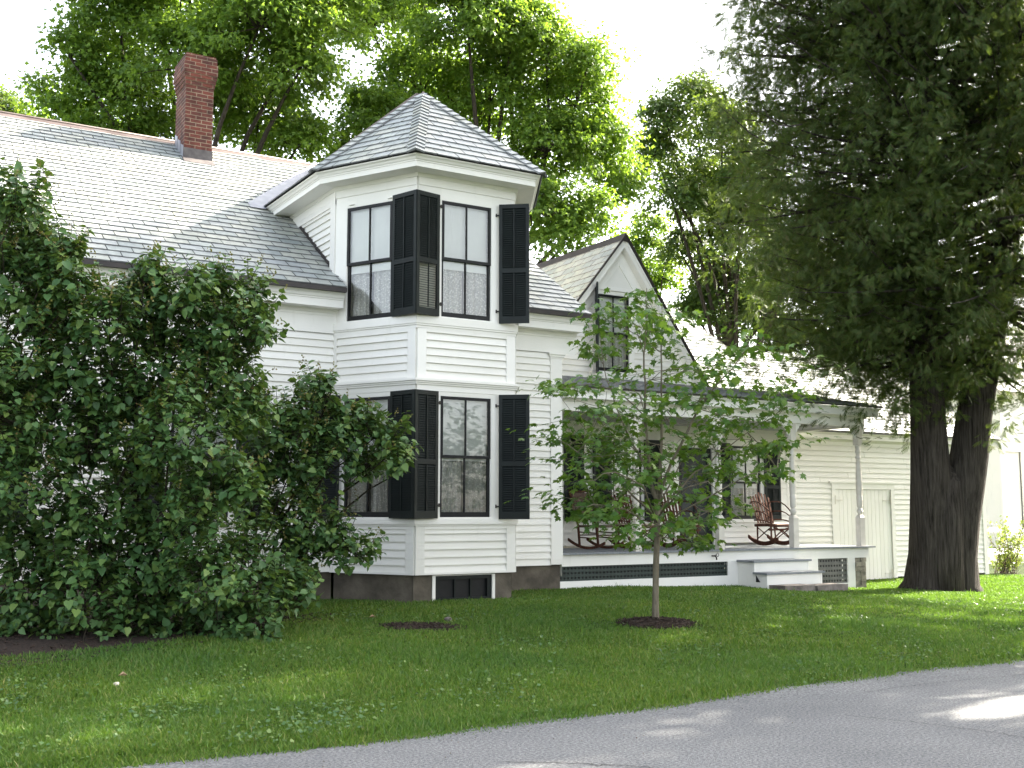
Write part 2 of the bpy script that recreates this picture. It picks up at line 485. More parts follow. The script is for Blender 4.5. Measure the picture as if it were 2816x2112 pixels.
_jr = random.Random(3)
def siding(mb, fr, v0, v1, ulo, uhi, e=0.114, holes=(), d=(0.002, 0.030)):
    if not callable(ulo): ulo = const(ulo)
    if not callable(uhi): uhi = const(uhi)
    vb = v0
    while vb < v1 - 1e-4:
        vt = min(vb + e, v1)
        cuts = {vb, vt}
        for h in holes:
            for q in (h[2], h[3]):
                if vb < q < vt: cuts.add(q)
        cuts = sorted(cuts)
        for a, b in zip(cuts[:-1], cuts[1:]):
            segs = [[(ulo(a), ulo(b)), (uhi(a), uhi(b))]]
            for h in holes:
                if h[2] <= a + 1e-6 and h[3] >= b - 1e-6:
                    ns = []
                    for l, r in segs:
                        if h[1] <= l[0] or h[0] >= r[0]: ns.append([l, r]); continue
                        if h[0] > l[0]: ns.append([l, (h[0], h[0])])
                        if h[1] < r[0]: ns.append([(h[1], h[1]), r])
                    segs = ns
            da = d[1] + (d[0] - d[1]) * (a - vb) / e; db = d[1] + (d[0] - d[1]) * (b - vb) / e
            cutsegs = []
            for l, r in segs:
                while r[0] - l[0] > 2.2:
                    x = l[0] + _jr.uniform(1.0, 4.2)
                    if x > r[0] - 0.5 or x > r[1] - 0.5: break
                    cutsegs.append([l, (x - 0.002, x - 0.002)]); l = (x + 0.002, x + 0.002)
                cutsegs.append([l, r])
            for l, r in cutsegs:
                if r[0] - l[0] < 0.002 and r[1] - l[1] < 0.002: continue
                mb.quad(fr.p(l[0], a, da), fr.p(r[0], a, da), fr.p(max(r[1], l[1]), b, db), fr.p(l[1], b, db))
                if a == vb:
                    mb.quad(fr.p(l[0], a, 0), fr.p(r[0], a, 0), fr.p(r[0], a, da), fr.p(l[0], a, da))
        vb = vt

def poly_span(P, v):
    us = []
    n = len(P)
    for i in range(n):
        (u0, a), (u1, b) = P[i], P[(i + 1) % n]
        if abs(a - b) < 1e-9:
            if abs(a - v) < 1e-6: us += [u0, u1]
        elif min(a, b) - 1e-9 <= v <= max(a, b) + 1e-9:
            us.append(u0 + (u1 - u0) * (v - a) / (b - a))
    return (min(us), max(us)) if us else None

def slates(mb, base, pts, U, row=0.20, w=0.36, origin=None, seed=0, lift=0.019):
    """overlapping slates over a convex planar 3D polygon; U is the eave direction"""
    rr = random.Random(seed)
    pts = [np.array(p, float) for p in pts]
    U = np.array(U, float); U /= np.linalg.norm(U)
    n = None
    for i in range(2, len(pts)):
        n = np.cross(pts[1] - pts[0], pts[i] - pts[0])
        if np.linalg.norm(n) > 1e-6: break
    n /= np.linalg.norm(n)
    if n[2] < 0: n = -n
    V = np.cross(n, U)
    if V[2] < 0: V = -V
    o = np.array(origin if origin is not None else pts[0], float)
    P2 = [((p - o) @ U, (p - o) @ V) for p in pts]
    vmin = min(q[1] for q in P2); vmax = max(q[1] for q in P2)
    base.quad(*[p - n * 0.012 for p in pts])
    k = math.floor(vmin / row + 1e-6)
    while k * row < vmax - 0.01:
        a = max(k * row, vmin); b = min((k + 1) * row + 0.012, vmax)
        sa, sb = poly_span(P2, a + 1e-6), poly_span(P2, b - 1e-6)
        if sa and sb:
            u = min(sa[0], sb[0]); umax = max(sa[1], sb[1])
            off = (k % 2) * w * 0.5 + (hash(k) % 7) * 0.006
            j = math.floor((u - off) / w)
            while j * w + off < umax:
                j0, j1 = j * w + off + 0.005 + rr.uniform(0, 0.005), (j + 1) * w + off - 0.006
                c = lambda x, sp: min(max(x, sp[0]), sp[1])
                l0, r0, l1, r1 = c(j0, sa), c(j1, sa), c(j0, sb), c(j1, sb)
                if r0 - l0 > 0.004 or r1 - l1 > 0.004:
                    h = lift + rr.uniform(-0.002, 0.003); dv = rr.uniform(-0.004, 0.004)
                    q = lambda uu, vv, hh: o + U * uu + V * vv + n * hh
                    A, B_, C_, D_ = q(l0, a + dv, h), q(r0, a + dv, h), q(r1, b, 0.001), q(l1, b, 0.001)
                    A2, B2 = q(l0, a + dv, 0.0), q(r0, a + dv, 0.0)
                    mb.add([A, B_, C_, D_, A2, B2], [(0, 1, 2, 3), (4, 5, 1, 0)]); mb.edge.append(len(mb.f) - 1)
                j += 1
        k += 1

# ------------------------------------------------------------------ ground
def ss(t):
    t = np.clip(t, 0, 1); return t * t * (3 - 2 * t)
def road_edge(x):
    return 7.45 + 0.12 * (x < 2.6) * np.clip(2.6 - x, 0, 1) + 0.045 * (x - 3.0) * (x > 3.0) * (x < 12) + 0.4 * (x >= 12) + 0.06 * np.sin(x * 0.9) + 0.03 * np.sin(x * 2.7 + 1)
def L(x, y):
    x = np.asarray(x, float); y = np.asarray(y, float)
    z = 0.27 * ss((y - 7.6) / 6) * (1 - ss((x - 11) / 9))
    z = z + 0.012 * np.sin(x * 1.3 + 0.7 * y) * ss((y - 8.5) / 1.5) * (y < 15) * (x < 25)
    return z - 0.03 * (1 - ss((y - road_edge(x)) / 0.25)) * (y < 9) 

def ground_grid(xs, ys, fn, name, mat):
    X, Y = np.meshgrid(xs, ys)
    Z = fn(X, Y)
    v = np.stack([X, Y, Z], -1).reshape(-1, 3)
    nx, ny = len(xs), len(ys)
    i = np.arange((ny - 1) * (nx - 1)); r = i // (nx - 1); c = i % (nx - 1)
    a = r * nx + c
    loops = np.stack([a, a + 1, a + nx + 1, a + nx], -1).ravel()
    o = fast_mesh(name, v, loops, 4, mat)
    o.data.polygons.foreach_set('use_smooth', np.ones(len(i), bool))
    return o
xs = np.concatenate([[-1500, -400, -120, -60, -30, -15], np.arange(-8, 30, 0.4), [32, 36, 45, 60, 120, 400, 1500]])
ys = np.concatenate([[-1500, -400, -120, -60, -30, -12, -5, 0, 4], np.arange(6.6, 20, 0.3), [22, 25, 30, 45, 80, 200, 500, 1500]])
o = ground_grid(xs, ys, L, "lawn", 'lawn')
tag(o, 'mown green lawn between the grey road and the white house', 'lawn', kind='structure')

rx = np.concatenate([[-300, -80, -20, -8], np.arange(-5, 26, 0.15), [28, 40, 90, 300]])
rys = np.array([-1.5, 1.0, 3.0, 5.0, 6.5, 7.0])
X, Y = np.meshgrid(rx, rys)
edge = road_edge(rx) + 0.03 * np.sin(rx * 11) + 0.02 * np.sin(rx * 23 + 2) + rng.normal(0, 0.012, len(rx))
Y = np.vstack([Y, edge[None]]); X = np.vstack([X, rx[None]])
Z = np.full_like(X, 0.0); Z[-1] = -0.012
v = np.stack([X, Y, Z], -1).reshape(-1, 3); nx = len(rx); ny = Y.shape[0]
i = np.arange((ny - 1) * (nx - 1)); r = i // (nx - 1); c = i % (nx - 1); a = r * nx + c
road = fast_mesh("road", v, np.stack([a, a + 1, a + nx + 1, a + nx], -1).ravel(), 4, 'road')
tag(road, 'worn grey asphalt road with fine cracks along the lawn edge', 'road', kind='structure')
def crack(pts, w):
    mb = MB()
    P = []
    for (p, q) in zip(pts[:-1], pts[1:]):
        for t in np.linspace(0, 1, 14)[:-1]:
            P.append(np.array(p) * (1 - t) + np.array(q) * t + rng.normal(0, 0.012, 2))
    for i in range(len(P) - 1):
        d = P[i + 1] - P[i]; n = np.array((-d[1], d[0])) / (np.linalg.norm(d) + 1e-6)
        w0, w1 = w * (0.35 + 0.65 * abs(math.sin(i * 1.7))), w * (0.35 + 0.65 * abs(math.sin((i + 1) * 1.7)))
        mb.quad((*(P[i] - n * w0), 0.004), (*(P[i] + n * w0), 0.004), (*(P[i + 1] + n * w1), 0.004), (*(P[i + 1] - n * w1), 0.004))
    mb.build("crack", 'crack', road)
crack([(3.75, 6.35), (4.15, 6.05), (4.45, 5.75), (4.55, 5.4)], 0.007)
crack([(6.9, 6.35), (7.1, 5.95), (7.3, 5.3), (7.35, 4.7)], 0.006)
crack([(7.9, 7.05), (8.8, 7.1), (9.9, 7.0), (10.9, 7.05)], 0.005)

# ------------------------------------------------------------------ the farmhouse
house = thing("farmhouse", 'white clapboard farmhouse with a two storey bay tower, slate roofs and dark green shutters', 'house', (8.0, 16.0, 0.27))
YW = 16.03; YC = 14.666; YG = 18.2
AB = np.array((6.454, 16.03)); BC = np.array((7.192, 14.666)); CD = np.array((8.873, 14.666)); DE = np.array((9.611, 16.03))
XR = 10.657; XL = -6.0
fW = Fr((0, YW, 0), (1, 0, 0), (0, -1, 0))
fB = Fr((AB[0], AB[1], 0), (BC[0] - AB[0], BC[1] - AB[1], 0), (-(AB[1] - BC[1]), -(BC[0] - AB[0]), 0))
fC = Fr((BC[0], BC[1], 0), (1, 0, 0), (0, -1, 0))
fD = Fr((CD[0], CD[1], 0), (DE[0] - CD[0], DE[1] - CD[1], 0), ((DE[1] - CD[1]), -(DE[0] - CD[0]), 0))
fA = Fr((AB[0], AB[1], 0), (0, 1, 0), (-1, 0, 0))
fE = Fr((DE[0], DE[1], 0), (0, 1, 0), (1, 0, 0))
fG = Fr((0, YG, 0), (1, 0, 0), (0, -1, 0))
LB = float(np.linalg.norm(BC - AB)); LC = float(CD[0] - BC[0])
RS = 0.6745; EY, EZ = 15.63, 5.0
def roof_z(y): return EZ + RS * (y - EY)
RY = 20.95; RZ = roof_z(RY)

def window(fr, u0, u1, v0, v1, cas=(0.11, 0.11, 0.13), sill=True, shade=0.45, curtain=True, dsh=-0.052, dep=0.0, meet=0.5, base=0.038):
    """casing mesh with sash, pane, shade and curtain as children; base = how far the casing stands out"""
    mb = MB(); b = base
    if cas:
        mb.fb(fr, u0 - cas[0], u0, v0 - 0.0, v1, -0.02, b)
        mb.fb(fr, u1, u1 + cas[1], v0 - 0.0, v1, -0.02, b)
        mb.fb(fr, u0 - cas[0] - 0.002, u1 + cas[1] + 0.002, v1, v1 + cas[2], -0.02, b + 0.003)
        if sill: mb.fb(fr, u0 - cas[0] - 0.03, u1 + cas[1] + 0.03, v0 - 0.055, v0, -0.02, b + 0.035)
    for (a, c) in ((u0 - 0.004, u0 + 0.012), (u1 - 0.012, u1 + 0.004)):
        mb.fb(fr, a, c, v0, v1, -0.13, b - 0.004)
    mb.fb(fr, u0 + 0.012, u1 - 0.012, v1 - 0.012, v1 + 0.004, -0.13, b - 0.004)
    mb.fb(fr, u0 + 0.012, u1 - 0.012, v0 - 0.004, v0 + 0.012, -0.13, b - 0.004)
    w = mb.build("window", 'trim', house)
    a, c = u0 + 0.013, u1 - 0.013
    vm = v0 + (v1 - v0) * meet; um = (a + c) / 2
    sm = MB()
    for (lo, hi, d0, d1, tr, brl) in ((vm - 0.022, v1 - 0.013, b - 0.028, b + 0.004, 0.045, 0.042), (v0 + 0.013, vm + 0.022, b - 0.064, b - 0.030, 0.042, 0.075)):
        st = 0.040
        sm.fb(fr, a, a + st, lo, hi, d0, d1); sm.fb(fr, c - st, c, lo, hi, d0, d1)
        sm.fb(fr, a + st, c - st, hi - tr, hi, d0, d1 - 0.001); sm.fb(fr, a + st, c - st, lo, lo + brl, d0, d1 - 0.001)
        sm.fb(fr, um - 0.011, um + 0.011, lo + brl, hi - tr, d0 + 0.004, d1 - 0.003)
    sm.build("sash", 'sash', w)
    for (lo, hi, d) in ((vm + 0.02, v1 - 0.058, b - 0.014), (v0 + 0.088, vm - 0.02, b - 0.048)):
        g = MB()
        g.quad(fr.p(a + 0.04, lo, d), fr.p(um - 0.011, lo, d), fr.p(um - 0.011, hi, d), fr.p(a + 0.04, hi, d))
        g.quad(fr.p(um + 0.011, lo, d), fr.p(c - 0.04, lo, d), fr.p(c - 0.04, hi, d), fr.p(um + 0.011, hi, d))
        g.build("pane", 'glass', w)
    if shade:
        g = MB(); sb = v1 - (v1 - v0) * shade
        n = 10
        for k in range(n):
            x0, x1 = a + 0.03 + (c - a - 0.06) * k / n, a + 0.03 + (c - a - 0.06) * (k + 1) / n
            f = lambda x: dsh + 0.006 * math.sin(x * 9)
            g.quad(fr.p(x0, sb, f(x0)), fr.p(x1, sb, f(x1)), fr.p(x1, v1 - 0.02, f(x1)), fr.p(x0, v1 - 0.02, f(x0)))
        g.fb(fr, a + 0.03, c - 0.03, sb - 0.025, sb, dsh - 0.008, dsh + 0.012)
        g.build("roller_shade", 'shade', w)
    if curtain:
        g = MB(); n = 70; d0 = dsh - 0.042
        xs_ = [a + 0.01 + (c - a - 0.02) * k / n for k in range(n + 1)]
        ff = lambda x: d0 + 0.022 * math.sin(x * 42) + 0.012 * math.sin(x * 97 + 1)
        for x0, x1 in zip(xs_[:-1], xs_[1:]):
            if abs((x0 + x1) / 2 - (a + c) / 2) < 0.012: continue
            g.quad(fr.p(x0, v0 + 0.02, ff(x0)), fr.p(x1, v0 + 0.02, ff(x1)), fr.p(x1, v1 - 0.03, ff(x1) * 0.9 + d0 * 0.1), fr.p(x0, v1 - 0.03, ff(x0) * 0.9 + d0 * 0.1))
        g.build("lace_curtain", 'lace', w)
    return w

def shutter(p, direc, v0, v1, w=0.45, n_hint=None, open_slats=False, thick=0.036, hinge=True, midf=0.44):
    """p = hinge point (x, y); direc = horizontal direction from hinge to free edge; n_hint = outward side"""
    d = np.array((direc[0], direc[1], 0.0)); d /= np.linalg.norm(d)
    n = np.cross(d, (0, 0, 1.0))
    if n_hint is not None and n @ np.array((n_hint[0], n_hint[1], 0)) < 0: n = -n
    fr = Fr((p[0], p[1], 0), d, n)
    mb = MB(); st = 0.052; t = thick
    vm = v0 + (v1 - v0) * midf
    mb.fb(fr, 0, st, v0, v1, 0, t); mb.fb(fr, w - st, w, v0, v1, 0, t)
    mb.fb(fr, st, w - st, v0, v0 + 0.105, 0.001, t - 0.001); mb.fb(fr, st, w - st, v1 - 0.065, v1, 0.001, t - 0.001)
    mb.fb(fr, st, w - st, vm - 0.035, vm + 0.035, 0.001, t - 0.001)
    for (lo, hi, rod, tilt) in ((v0 + 0.105, vm - 0.035, True, 0.044 if not open_slats else 0.012), (vm + 0.035, v1 - 0.065, True, 0.044)):
        k = int((hi - lo) / 0.034); e = (hi - lo) / k
        for i in range(k):
            z = lo + e * (i + 0.5)
            za, zb = z - tilt / 2, z + tilt / 2
            P = fr.p
            mb.hexa([P(st, za, t * 0.92), P(w - st, za, t * 0.92), P(w - st, zb - 0.004, t * 0.1), P(st, zb - 0.004, t * 0.1),
                     P(st, za + 0.006, t * 0.92), P(w - st, za + 0.006, t * 0.92), P(w - st, zb + 0.004, t * 0.1), P(st, zb + 0.004, t * 0.1)])
        mb.fb(fr, w / 2 - 0.008, w / 2 + 0.008, lo + 0.01, hi - 0.01, t - 0.004, t + 0.010)
    o = mb.build("shutter", 'shutter', house)
    if hinge:
        for z in (v0 + 0.19, v1 - 0.17):
            h = MB(); h.fb(fr, -0.055, 0.03, z - 0.012, z + 0.012, 0.012, 0.022); h.fb(fr, -0.055, -0.035, z - 0.022, z + 0.03, 0.0, 0.016)
            h.build("hinge", 'iron', o)
    return o

# --- main walls
wall = MB()
holes = [(3.98, 4.86, 1.5, 3.32), (0.72, 1.60, 1.5, 3.32)]
siding(wall, fW, 0.69, 4.33, XL, AB[0] - 0.01, holes=holes)
wall.build("wall", 'white', house); wall = MB()
siding(wall, fW, 0.69, 4.33, DE[0] + 0.0, XR - 0.235)
wall.build("wall", 'white', house)
ew = MB()                                                     # end and back walls
ew.quad((XR, YW, 0.5), (XR, 26.2, 0.5), (XR, 26.2, 5.3), (XR, RY, RZ - 0.1), (XR, YW, 5.2))
ew.quad((XL, YW, 0.3), (XL, 26.2, 0.3), (XL, 26.2, 5.3), (XL, RY, RZ - 0.1), (XL, YW, 5.2))
ew.quad((XL, 26.2, 0.3), (XR, 26.2, 0.3), (XR, 26.2, 5.2), (XL, 26.2, 5.2))
ew.build("wall", 'white', house)
fd = MB()
fd.box(XL, AB[0] + 0.02, YW + 0.03, YW + 0.4, -0.3, 0.688)
fd.box(DE[0] - 0.05, XR - 0.02, YW + 0.03, YW + 0.4, -0.3, 0.688)
fd.build("foundation", 'stone', house)
cb = MB()                                                     # corner board with cap
cb.fb(fW, XR - 0.235, XR + 0.0, 0.70, 4.235, -0.05, 0.036)
cb.fb(fW, XR - 0.25, XR + 0.02, 4.235, 4.262, -0.05, 0.045)
cb.fb(fW, XR - 0.265, XR + 0.035, 4.262, 4.30, -0.05, 0.062)
cb.fb(fW, XR - 0.285, XR + 0.05, 4.30, 4.325, -0.05, 0.085)
cb.fb(fW, XR - 0.245, XR + 0.01, 0.70, 0.80, -0.05, 0.042)
cb.build("corner_board", 'trim', house)
def cornice(x0, x1, name="cornice"):
    c = MB()
    prof = [(0.034, 4.33), (0.034, 4.60), (0.042, 4.602), (0.042, 4.635), (0.055, 4.65), (0.075, 4.70), (0.27, 4.70), (0.27, 4.815), (0.283, 4.818), (0.283, 4.835), (0.30, 4.85), (0.315, 4.885), (0.345, 4.915), (0.352, 4.935)]
    lines = [[(x0, YW - o, z), (x1, YW - o, z)] for o, z in prof]
    c.sweep(lines)
    for x in (x0, x1):
        c.quad(*[(x, YW - o, z) for o, z in prof[5:]], (x, YW, 4.935), (x, YW, 4.70))
        c.quad((x, YW, 4.33), (x, YW - 0.034, 4.33), (x, YW - 0.042, 4.63), (x, YW - 0.075, 4.70), (x, YW, 4.70))
    c.quad((x0, YW - 0.352, 4.935), (x1, YW - 0.352, 4.935), (x1, YW + 0.1, 4.935), (x0, YW + 0.1, 4.935))
    c.build(name, 'trim', house)
cornice(XL, AB[0] + 0.02)
cornice(DE[0] + 0.02, XR + 0.30)
rk = MB()                                                     # rake board at the right gable end
rk.bar((XR + 0.32, 15.70, 4.93), (XR + 0.32, RY, roof_z(RY) - 0.09), 0.05, 0.16)
rk.build("rake_board", 'trim', house)
# --- main roof
sl = MB(); base = MB()
org = (XL, EY, EZ)
V0 = lambda y: (0, y, roof_z(y))
def rp(x, y): return (x, y, roof_z(y))
XE = XR + 0.38
yv = lambda x: 18.31 + (20.92 - 18.31) * (x - 6.034) / (8.03 - 6.034)
AX = AB[0] + 0.02
slates(sl, base, [rp(XL - 0.3, EY), rp(AX, EY), rp(AX, RY), rp(XL - 0.3, RY)], (1, 0, 0), origin=org, seed=1)
slates(sl, base, [rp(AX, yv(AX)), rp(8.03, 20.92), rp(AX, RY)], (1, 0, 0), origin=org, seed=2)
slates(sl, base, [rp(DE[0], EY), rp(XE, EY), rp(XE, RY), rp(DE[0], RY)], (1, 0, 0), origin=org, seed=3)
slates(sl, base, [rp(DE[0], yv(6.454)), rp(8.03, 20.92), rp(DE[0], RY)], (1, 0, 0), origin=org, seed=4)
base.quad((XL - 0.3, RY, RZ - 0.01), (XE, RY, RZ - 0.01), (XE, RY + 5.6, EZ), (XL - 0.3, RY + 5.6, EZ))
roof = sl.build("roof", 'slate', house)
base.build("roof_deck", 'slatebase', roof)
dr = MB()
dr.box(XL - 0.3, AX, EY - 0.012, EY + 0.06, 4.925, 4.992)
dr.box(DE[0] + 0.04, XE, EY - 0.012, EY + 0.06, 4.925, 4.992)
dr.bar((XE + 0.01, EY, 4.96), (XE + 0.01, RY, RZ - 0.03), 0.02, 0.07)
dr.build("drip_edge", 'drip', roof)
rc = MB()
for x0, x1 in ((XL - 0.3, 7.95), (8.12, XE)):
    n = 8
    for k in range(n):
        a, b = x0 + (x1 - x0) * k / n, x0 + (x1 - x0) * (k + 1) / n
        rc.quad((a, RY - 0.17, RZ - 0.10), (b, RY - 0.17, RZ - 0.10), (b, RY, RZ + 0.035), (a, RY, RZ + 0.035))
        rc.quad((a, RY, RZ + 0.035), (b, RY, RZ + 0.035), (b, RY + 0.17, RZ - 0.10), (a, RY + 0.17, RZ - 0.10))
    rc.quad((x0, RY - 0.17, RZ - 0.13), (x1, RY - 0.17, RZ - 0.13), (x1, RY - 0.17, RZ - 0.10), (x0, RY - 0.17, RZ - 0.10))
    rc.tube([(x0, RY, RZ + 0.03), (x1, RY, RZ + 0.03)], 0.028, 8)
rc.build("ridge_cap", 'copper', roof)
# --- chimney
ch = MB(); cuv = []
CX0, CX1, CY0, CY1 = 5.085, 5.60, 20.16, 20.86
def chim(x0, x1, y0, y1, z0, z1):
    for (p, q) in (((x0, y0), (x1, y0)), ((x1, y0), (x1, y1)), ((x1, y1), (x0, y1)), ((x0, y1), (x0, y0))):
        ln = math.hypot(q[0] - p[0], q[1] - p[1])
        ch.quad((*p, z0), (*q, z0), (*q, z1), (*p, z1)); cuv.extend([(0, z0), (ln, z0), (ln, z1), (0, z1)])
    for z in (z0, z1):
        ch.quad((x0, y0, z), (x1, y0, z), (x1, y1, z), (x0, y1, z)); cuv.extend([(0, 0.03), (x1 - x0, 0.03), (x1 - x0, 0.03 + y1 - y0), (0, 0.03 + y1 - y0)])
chim(CX0, CX1, CY0, CY1, 7.9, 9.50)
for i, (e, z0, z1) in enumerate(((0.014, 9.50, 9.572), (0.028, 9.572, 9.644), (0.042, 9.644, 9.716), (0.055, 9.716, 9.93), (0.04, 9.93, 10.06), (0.02, 10.06, 10.10))):
    chim(CX0 - e, CX1 + e, CY0 - e, CY1 + e, z0 + 0.0005 * i, z1 - 0.0005)
cho = ch.build("chimney", 'brick', house)
ul = cho.data.uv_layers.new(name="UVMap")
ul.data.foreach_set('uv', np.array(cuv, np.float32).ravel())
fl = MB()
fl.box(CX0 - 0.012, CX1 + 0.012, CY0 - 0.012, CY0 + 0.02, 8.0, 8.28)
fl.hexa([(CX0 - 0.03, CY0 - 0.16, roof_z(CY0 - 0.16) + 0.018), (CX1 + 0.03, CY0 - 0.16, roof_z(CY0 - 0.16) + 0.018), (CX1 + 0.03, CY0, roof_z(CY0) + 0.018), (CX0 - 0.03, CY0, roof_z(CY0) + 0.018),
         (CX0 - 0.03, CY0 - 0.16, roof_z(CY0 - 0.16) + 0.026), (CX1 + 0.03, CY0 - 0.16, roof_z(CY0 - 0.16) + 0.026), (CX1 + 0.03, CY0 - 0.001, roof_z(CY0) + 0.05), (CX0 - 0.03, CY0 - 0.001, roof_z(CY0) + 0.05)])
fl.build("apron_flashing", 'darkflash', cho)
fl = MB()
for k in range(3):
    y0 = CY0 + 0.02 + k * 0.22
    fl.hexa([(CX0 - 0.012, y0, roof_z(y0)), (CX0 - 0.012, y0 + 0.2, roof_z(y0 + 0.2)), (CX0 + 0.0, y0 + 0.2, roof_z(y0 + 0.2)), (CX0, y0, roof_z(y0)),
             (CX0 - 0.012, y0 + 0.03, roof_z(y0) + 0.26), (CX0 - 0.012, y0 + 0.2, roof_z(y0 + 0.2) + 0.20), (CX0, y0 + 0.2, roof_z(y0 + 0.2) + 0.20), (CX0, y0 + 0.03, roof_z(y0) + 0.26)])
fl.build("step_flashing", 'flash', cho)

# --- the bay tower
bws = [MB(), MB()]; bt = MB()
WC = (0.385, 1.265)                    # window span along the front face
WB = (0.215, 1.105)                    # window span along the left face
for fr, ln, win, cl, cr in ((fB, LB, WB, 0.06, 0.14), (fC, LC, WC, 0.145, 0.15), (fD, LB, (LB - 1.105, LB - 0.215), 0.14, 0.06)):
    for (p0, p1) in ((0.70, 1.372), (3.565, 4.285)):
        siding(bws[p0 > 2], fr, p0, p1 - 0.015, cl - 0.005, ln - cr + 0.005, e=0.1145)
        bt.fb(fr, 0.0, cl, p0 - 0.02, p1 + 0.02, -0.03, 0.035)
        bt.fb(fr, ln - cr, ln, p0 - 0.02, p1 + 0.02, -0.03, 0.035)
        bt.fb(fr, cl, ln - cr, p1 - 0.035, p1 + 0.02, -0.03, 0.033)
        bt.fb(fr, cl, ln - cr, p0 - 0.02, p0 + 0.012, -0.03, 0.034)
    for (z0, z1, w0, w1) in ((1.48, 3.375, 1.5, 3.32), (4.485, 6.48, 4.495, 6.305)):
        bt.fb(fr, 0.0, win[0], z0, z1, -0.03, 0.022)
        bt.fb(fr, win[1], ln, z0, z1, -0.03, 0.022)
        bt.fb(fr, win[0], win[1], w1, z1, -0.03, 0.022)
        if w0 > z0: bt.fb(fr, win[0], win[1], z0, w0, -0.03, 0.022)
    bt.fb(fr, 0.0, ln, 3.375, 3.462, -0.03, 0.030)
    bt.fb(fr, 0.0, ln, 6.48, 6.66, -0.03, 0.036)
    for (z0, z1, d) in ((1.385, 1.41, 0.045), (1.41, 1.484, 0.062), (3.462, 3.488, 0.05), (3.488, 3.515, 0.066), (3.515, 3.552, 0.09), (4.30, 4.345, 0.035), (4.345, 4.372, 0.05), (4.372, 4.487, 0.062)):
        e0 = 0 if fr is fB else d * math.tan(R(30.8)); e1 = 0 if fr is fD else d * math.tan(R(30.8))
        P = fr.p; z1 -= 0.001
        bt.hexa([P(-e0, z0, d), P(ln + e1, z0, d), P(ln, z0, -0.02), P(0, z0, -0.02), P(-e0, z1, d), P(ln + e1, z1, d), P(ln, z1, -0.02), P(0, z1, -0.02)])
for bw in bws: bw.build("bay_wall", 'white', house)
bt.build("bay_trim", 'trim', house)
# dormer cheeks
for fr in (fA, fE):
    ck = MB(); ct = MB()
    uroof = lambda v: (v - EZ) / RS + EY - YW + 0.02
    siding(ck, fr, 5.30, 6.40, 0.20, uroof, e=0.1145)
    ct.fb(fr, 0.0, 0.20, 5.20, 6.48, -0.03, 0.035)
    P = fr.p
    for z0, z1, d in ((6.39, 6.479, 0.034), (6.48, 6.66, 0.036)):
        ct.hexa([P(0, z0, d), P(uroof(z0), z0, d), P(uroof(z0), z0, 0), P(0, z0, 0), P(0, z1, d), P(uroof(z1), z1, d), P(uroof(z1), z1, 0), P(0, z1, 0)])
    ck.build("cheek_wall", 'white', house)
    ct.build("cheek_trim", 'trim', house)
fl = MB()
for k in range(14):
    y0 = YW - 0.35 + k * 0.19; y1 = y0 + 0.20
    if y0 < YW: continue
    if y1 > 18.2: break
    fl.quad((AB[0] - 0.03, y0, roof_z(y0) + 0.01), (AB[0] - 0.03, y1, roof_z(y1) + 0.01), (AB[0] - 0.03, y1, roof_z(y1) + 0.075), (AB[0] - 0.03, y0, roof_z(y0) + 0.075 + 0.03))
fl.build("step_flashing", 'drip', roof)
# tower cornice: offset outlines
yb = 18.31
wallpts = [np.array((AB[0], yb + 0.4)), AB, BC, CD, DE, np.array((DE[0], yb + 0.4))]
def offset(o):
    out = []
    n = len(wallpts)
    nr = []
    for i in range(n - 1):
        d = wallpts[i + 1] - wallpts[i]; d = d / np.linalg.norm(d); nr.append(np.array((d[1], -d[0])) * (1 if True else -1))
    # outward normals: the outline runs clockwise seen from above towards the viewer
    for i in range(n - 1):
        mid = (wallpts[i] + wallpts[i + 1]) / 2
        if (mid - np.array((8.03, 17.2))) @ nr[i] < 0: nr[i] = -nr[i]
    for i in range(n):
        if i == 0: out.append(wallpts[0] + nr[0] * o)
        elif i == n - 1: out.append(wallpts[-1] + nr[-1] * o)
        else:
            a, b = nr[i - 1], nr[i]
            bis = a + b; bis /= np.linalg.norm(bis)
            out.append(wallpts[i] + bis * o / (bis @ a))
    return out
tc = MB()
prof = [(0.036, 6.60), (0.045, 6.605), (0.065, 6.655), (0.33, 6.655), (0.33, 6.735), (0.342, 6.737), (0.342, 6.752), (0.36, 6.765), (0.375, 6.79), (0.405, 6.808), (0.41, 6.825), (0.20, 6.83)]
tc.sweep([[(*p, z) for p in offset(o)] for o, z in prof])
tc.build("bay_cornice", 'trim', house)
ro = [np.array((*p, 6.838)) for p in offset(0.44)]
apex = np.array((8.03, 16.22, 8.57)); rend = np.array((8.03, 20.9, 8.57))
ts = MB(); tb = MB()
EA, EBC, ECD, EE = ro[1], ro[2], ro[3], ro[4]
backA = np.array((EA[0], yb + 0.06, 6.838)); backE = np.array((EE[0], yb + 0.06, 6.838))
slates(ts, tb, [EA, EBC, apex], EBC - EA, origin=EA, seed=5, row=0.20, w=0.36)
slates(ts, tb, [EBC, ECD, apex], ECD - EBC, origin=EBC, seed=6, row=0.20, w=0.36)
slates(ts, tb, [ECD, EE, apex], EE - ECD, origin=ECD, seed=7, row=0.20, w=0.36)
slates(ts, tb, [backA, EA, apex, rend], EA - backA, origin=EA, seed=8, row=0.20)
slates(ts, tb, [EE, backE, rend, apex], backE - EE, origin=EE, seed=9, row=0.20)
troof = ts.build("bay_roof", 'slate', house)
tb.build("roof_deck", 'slatebase', troof)
hc = MB()
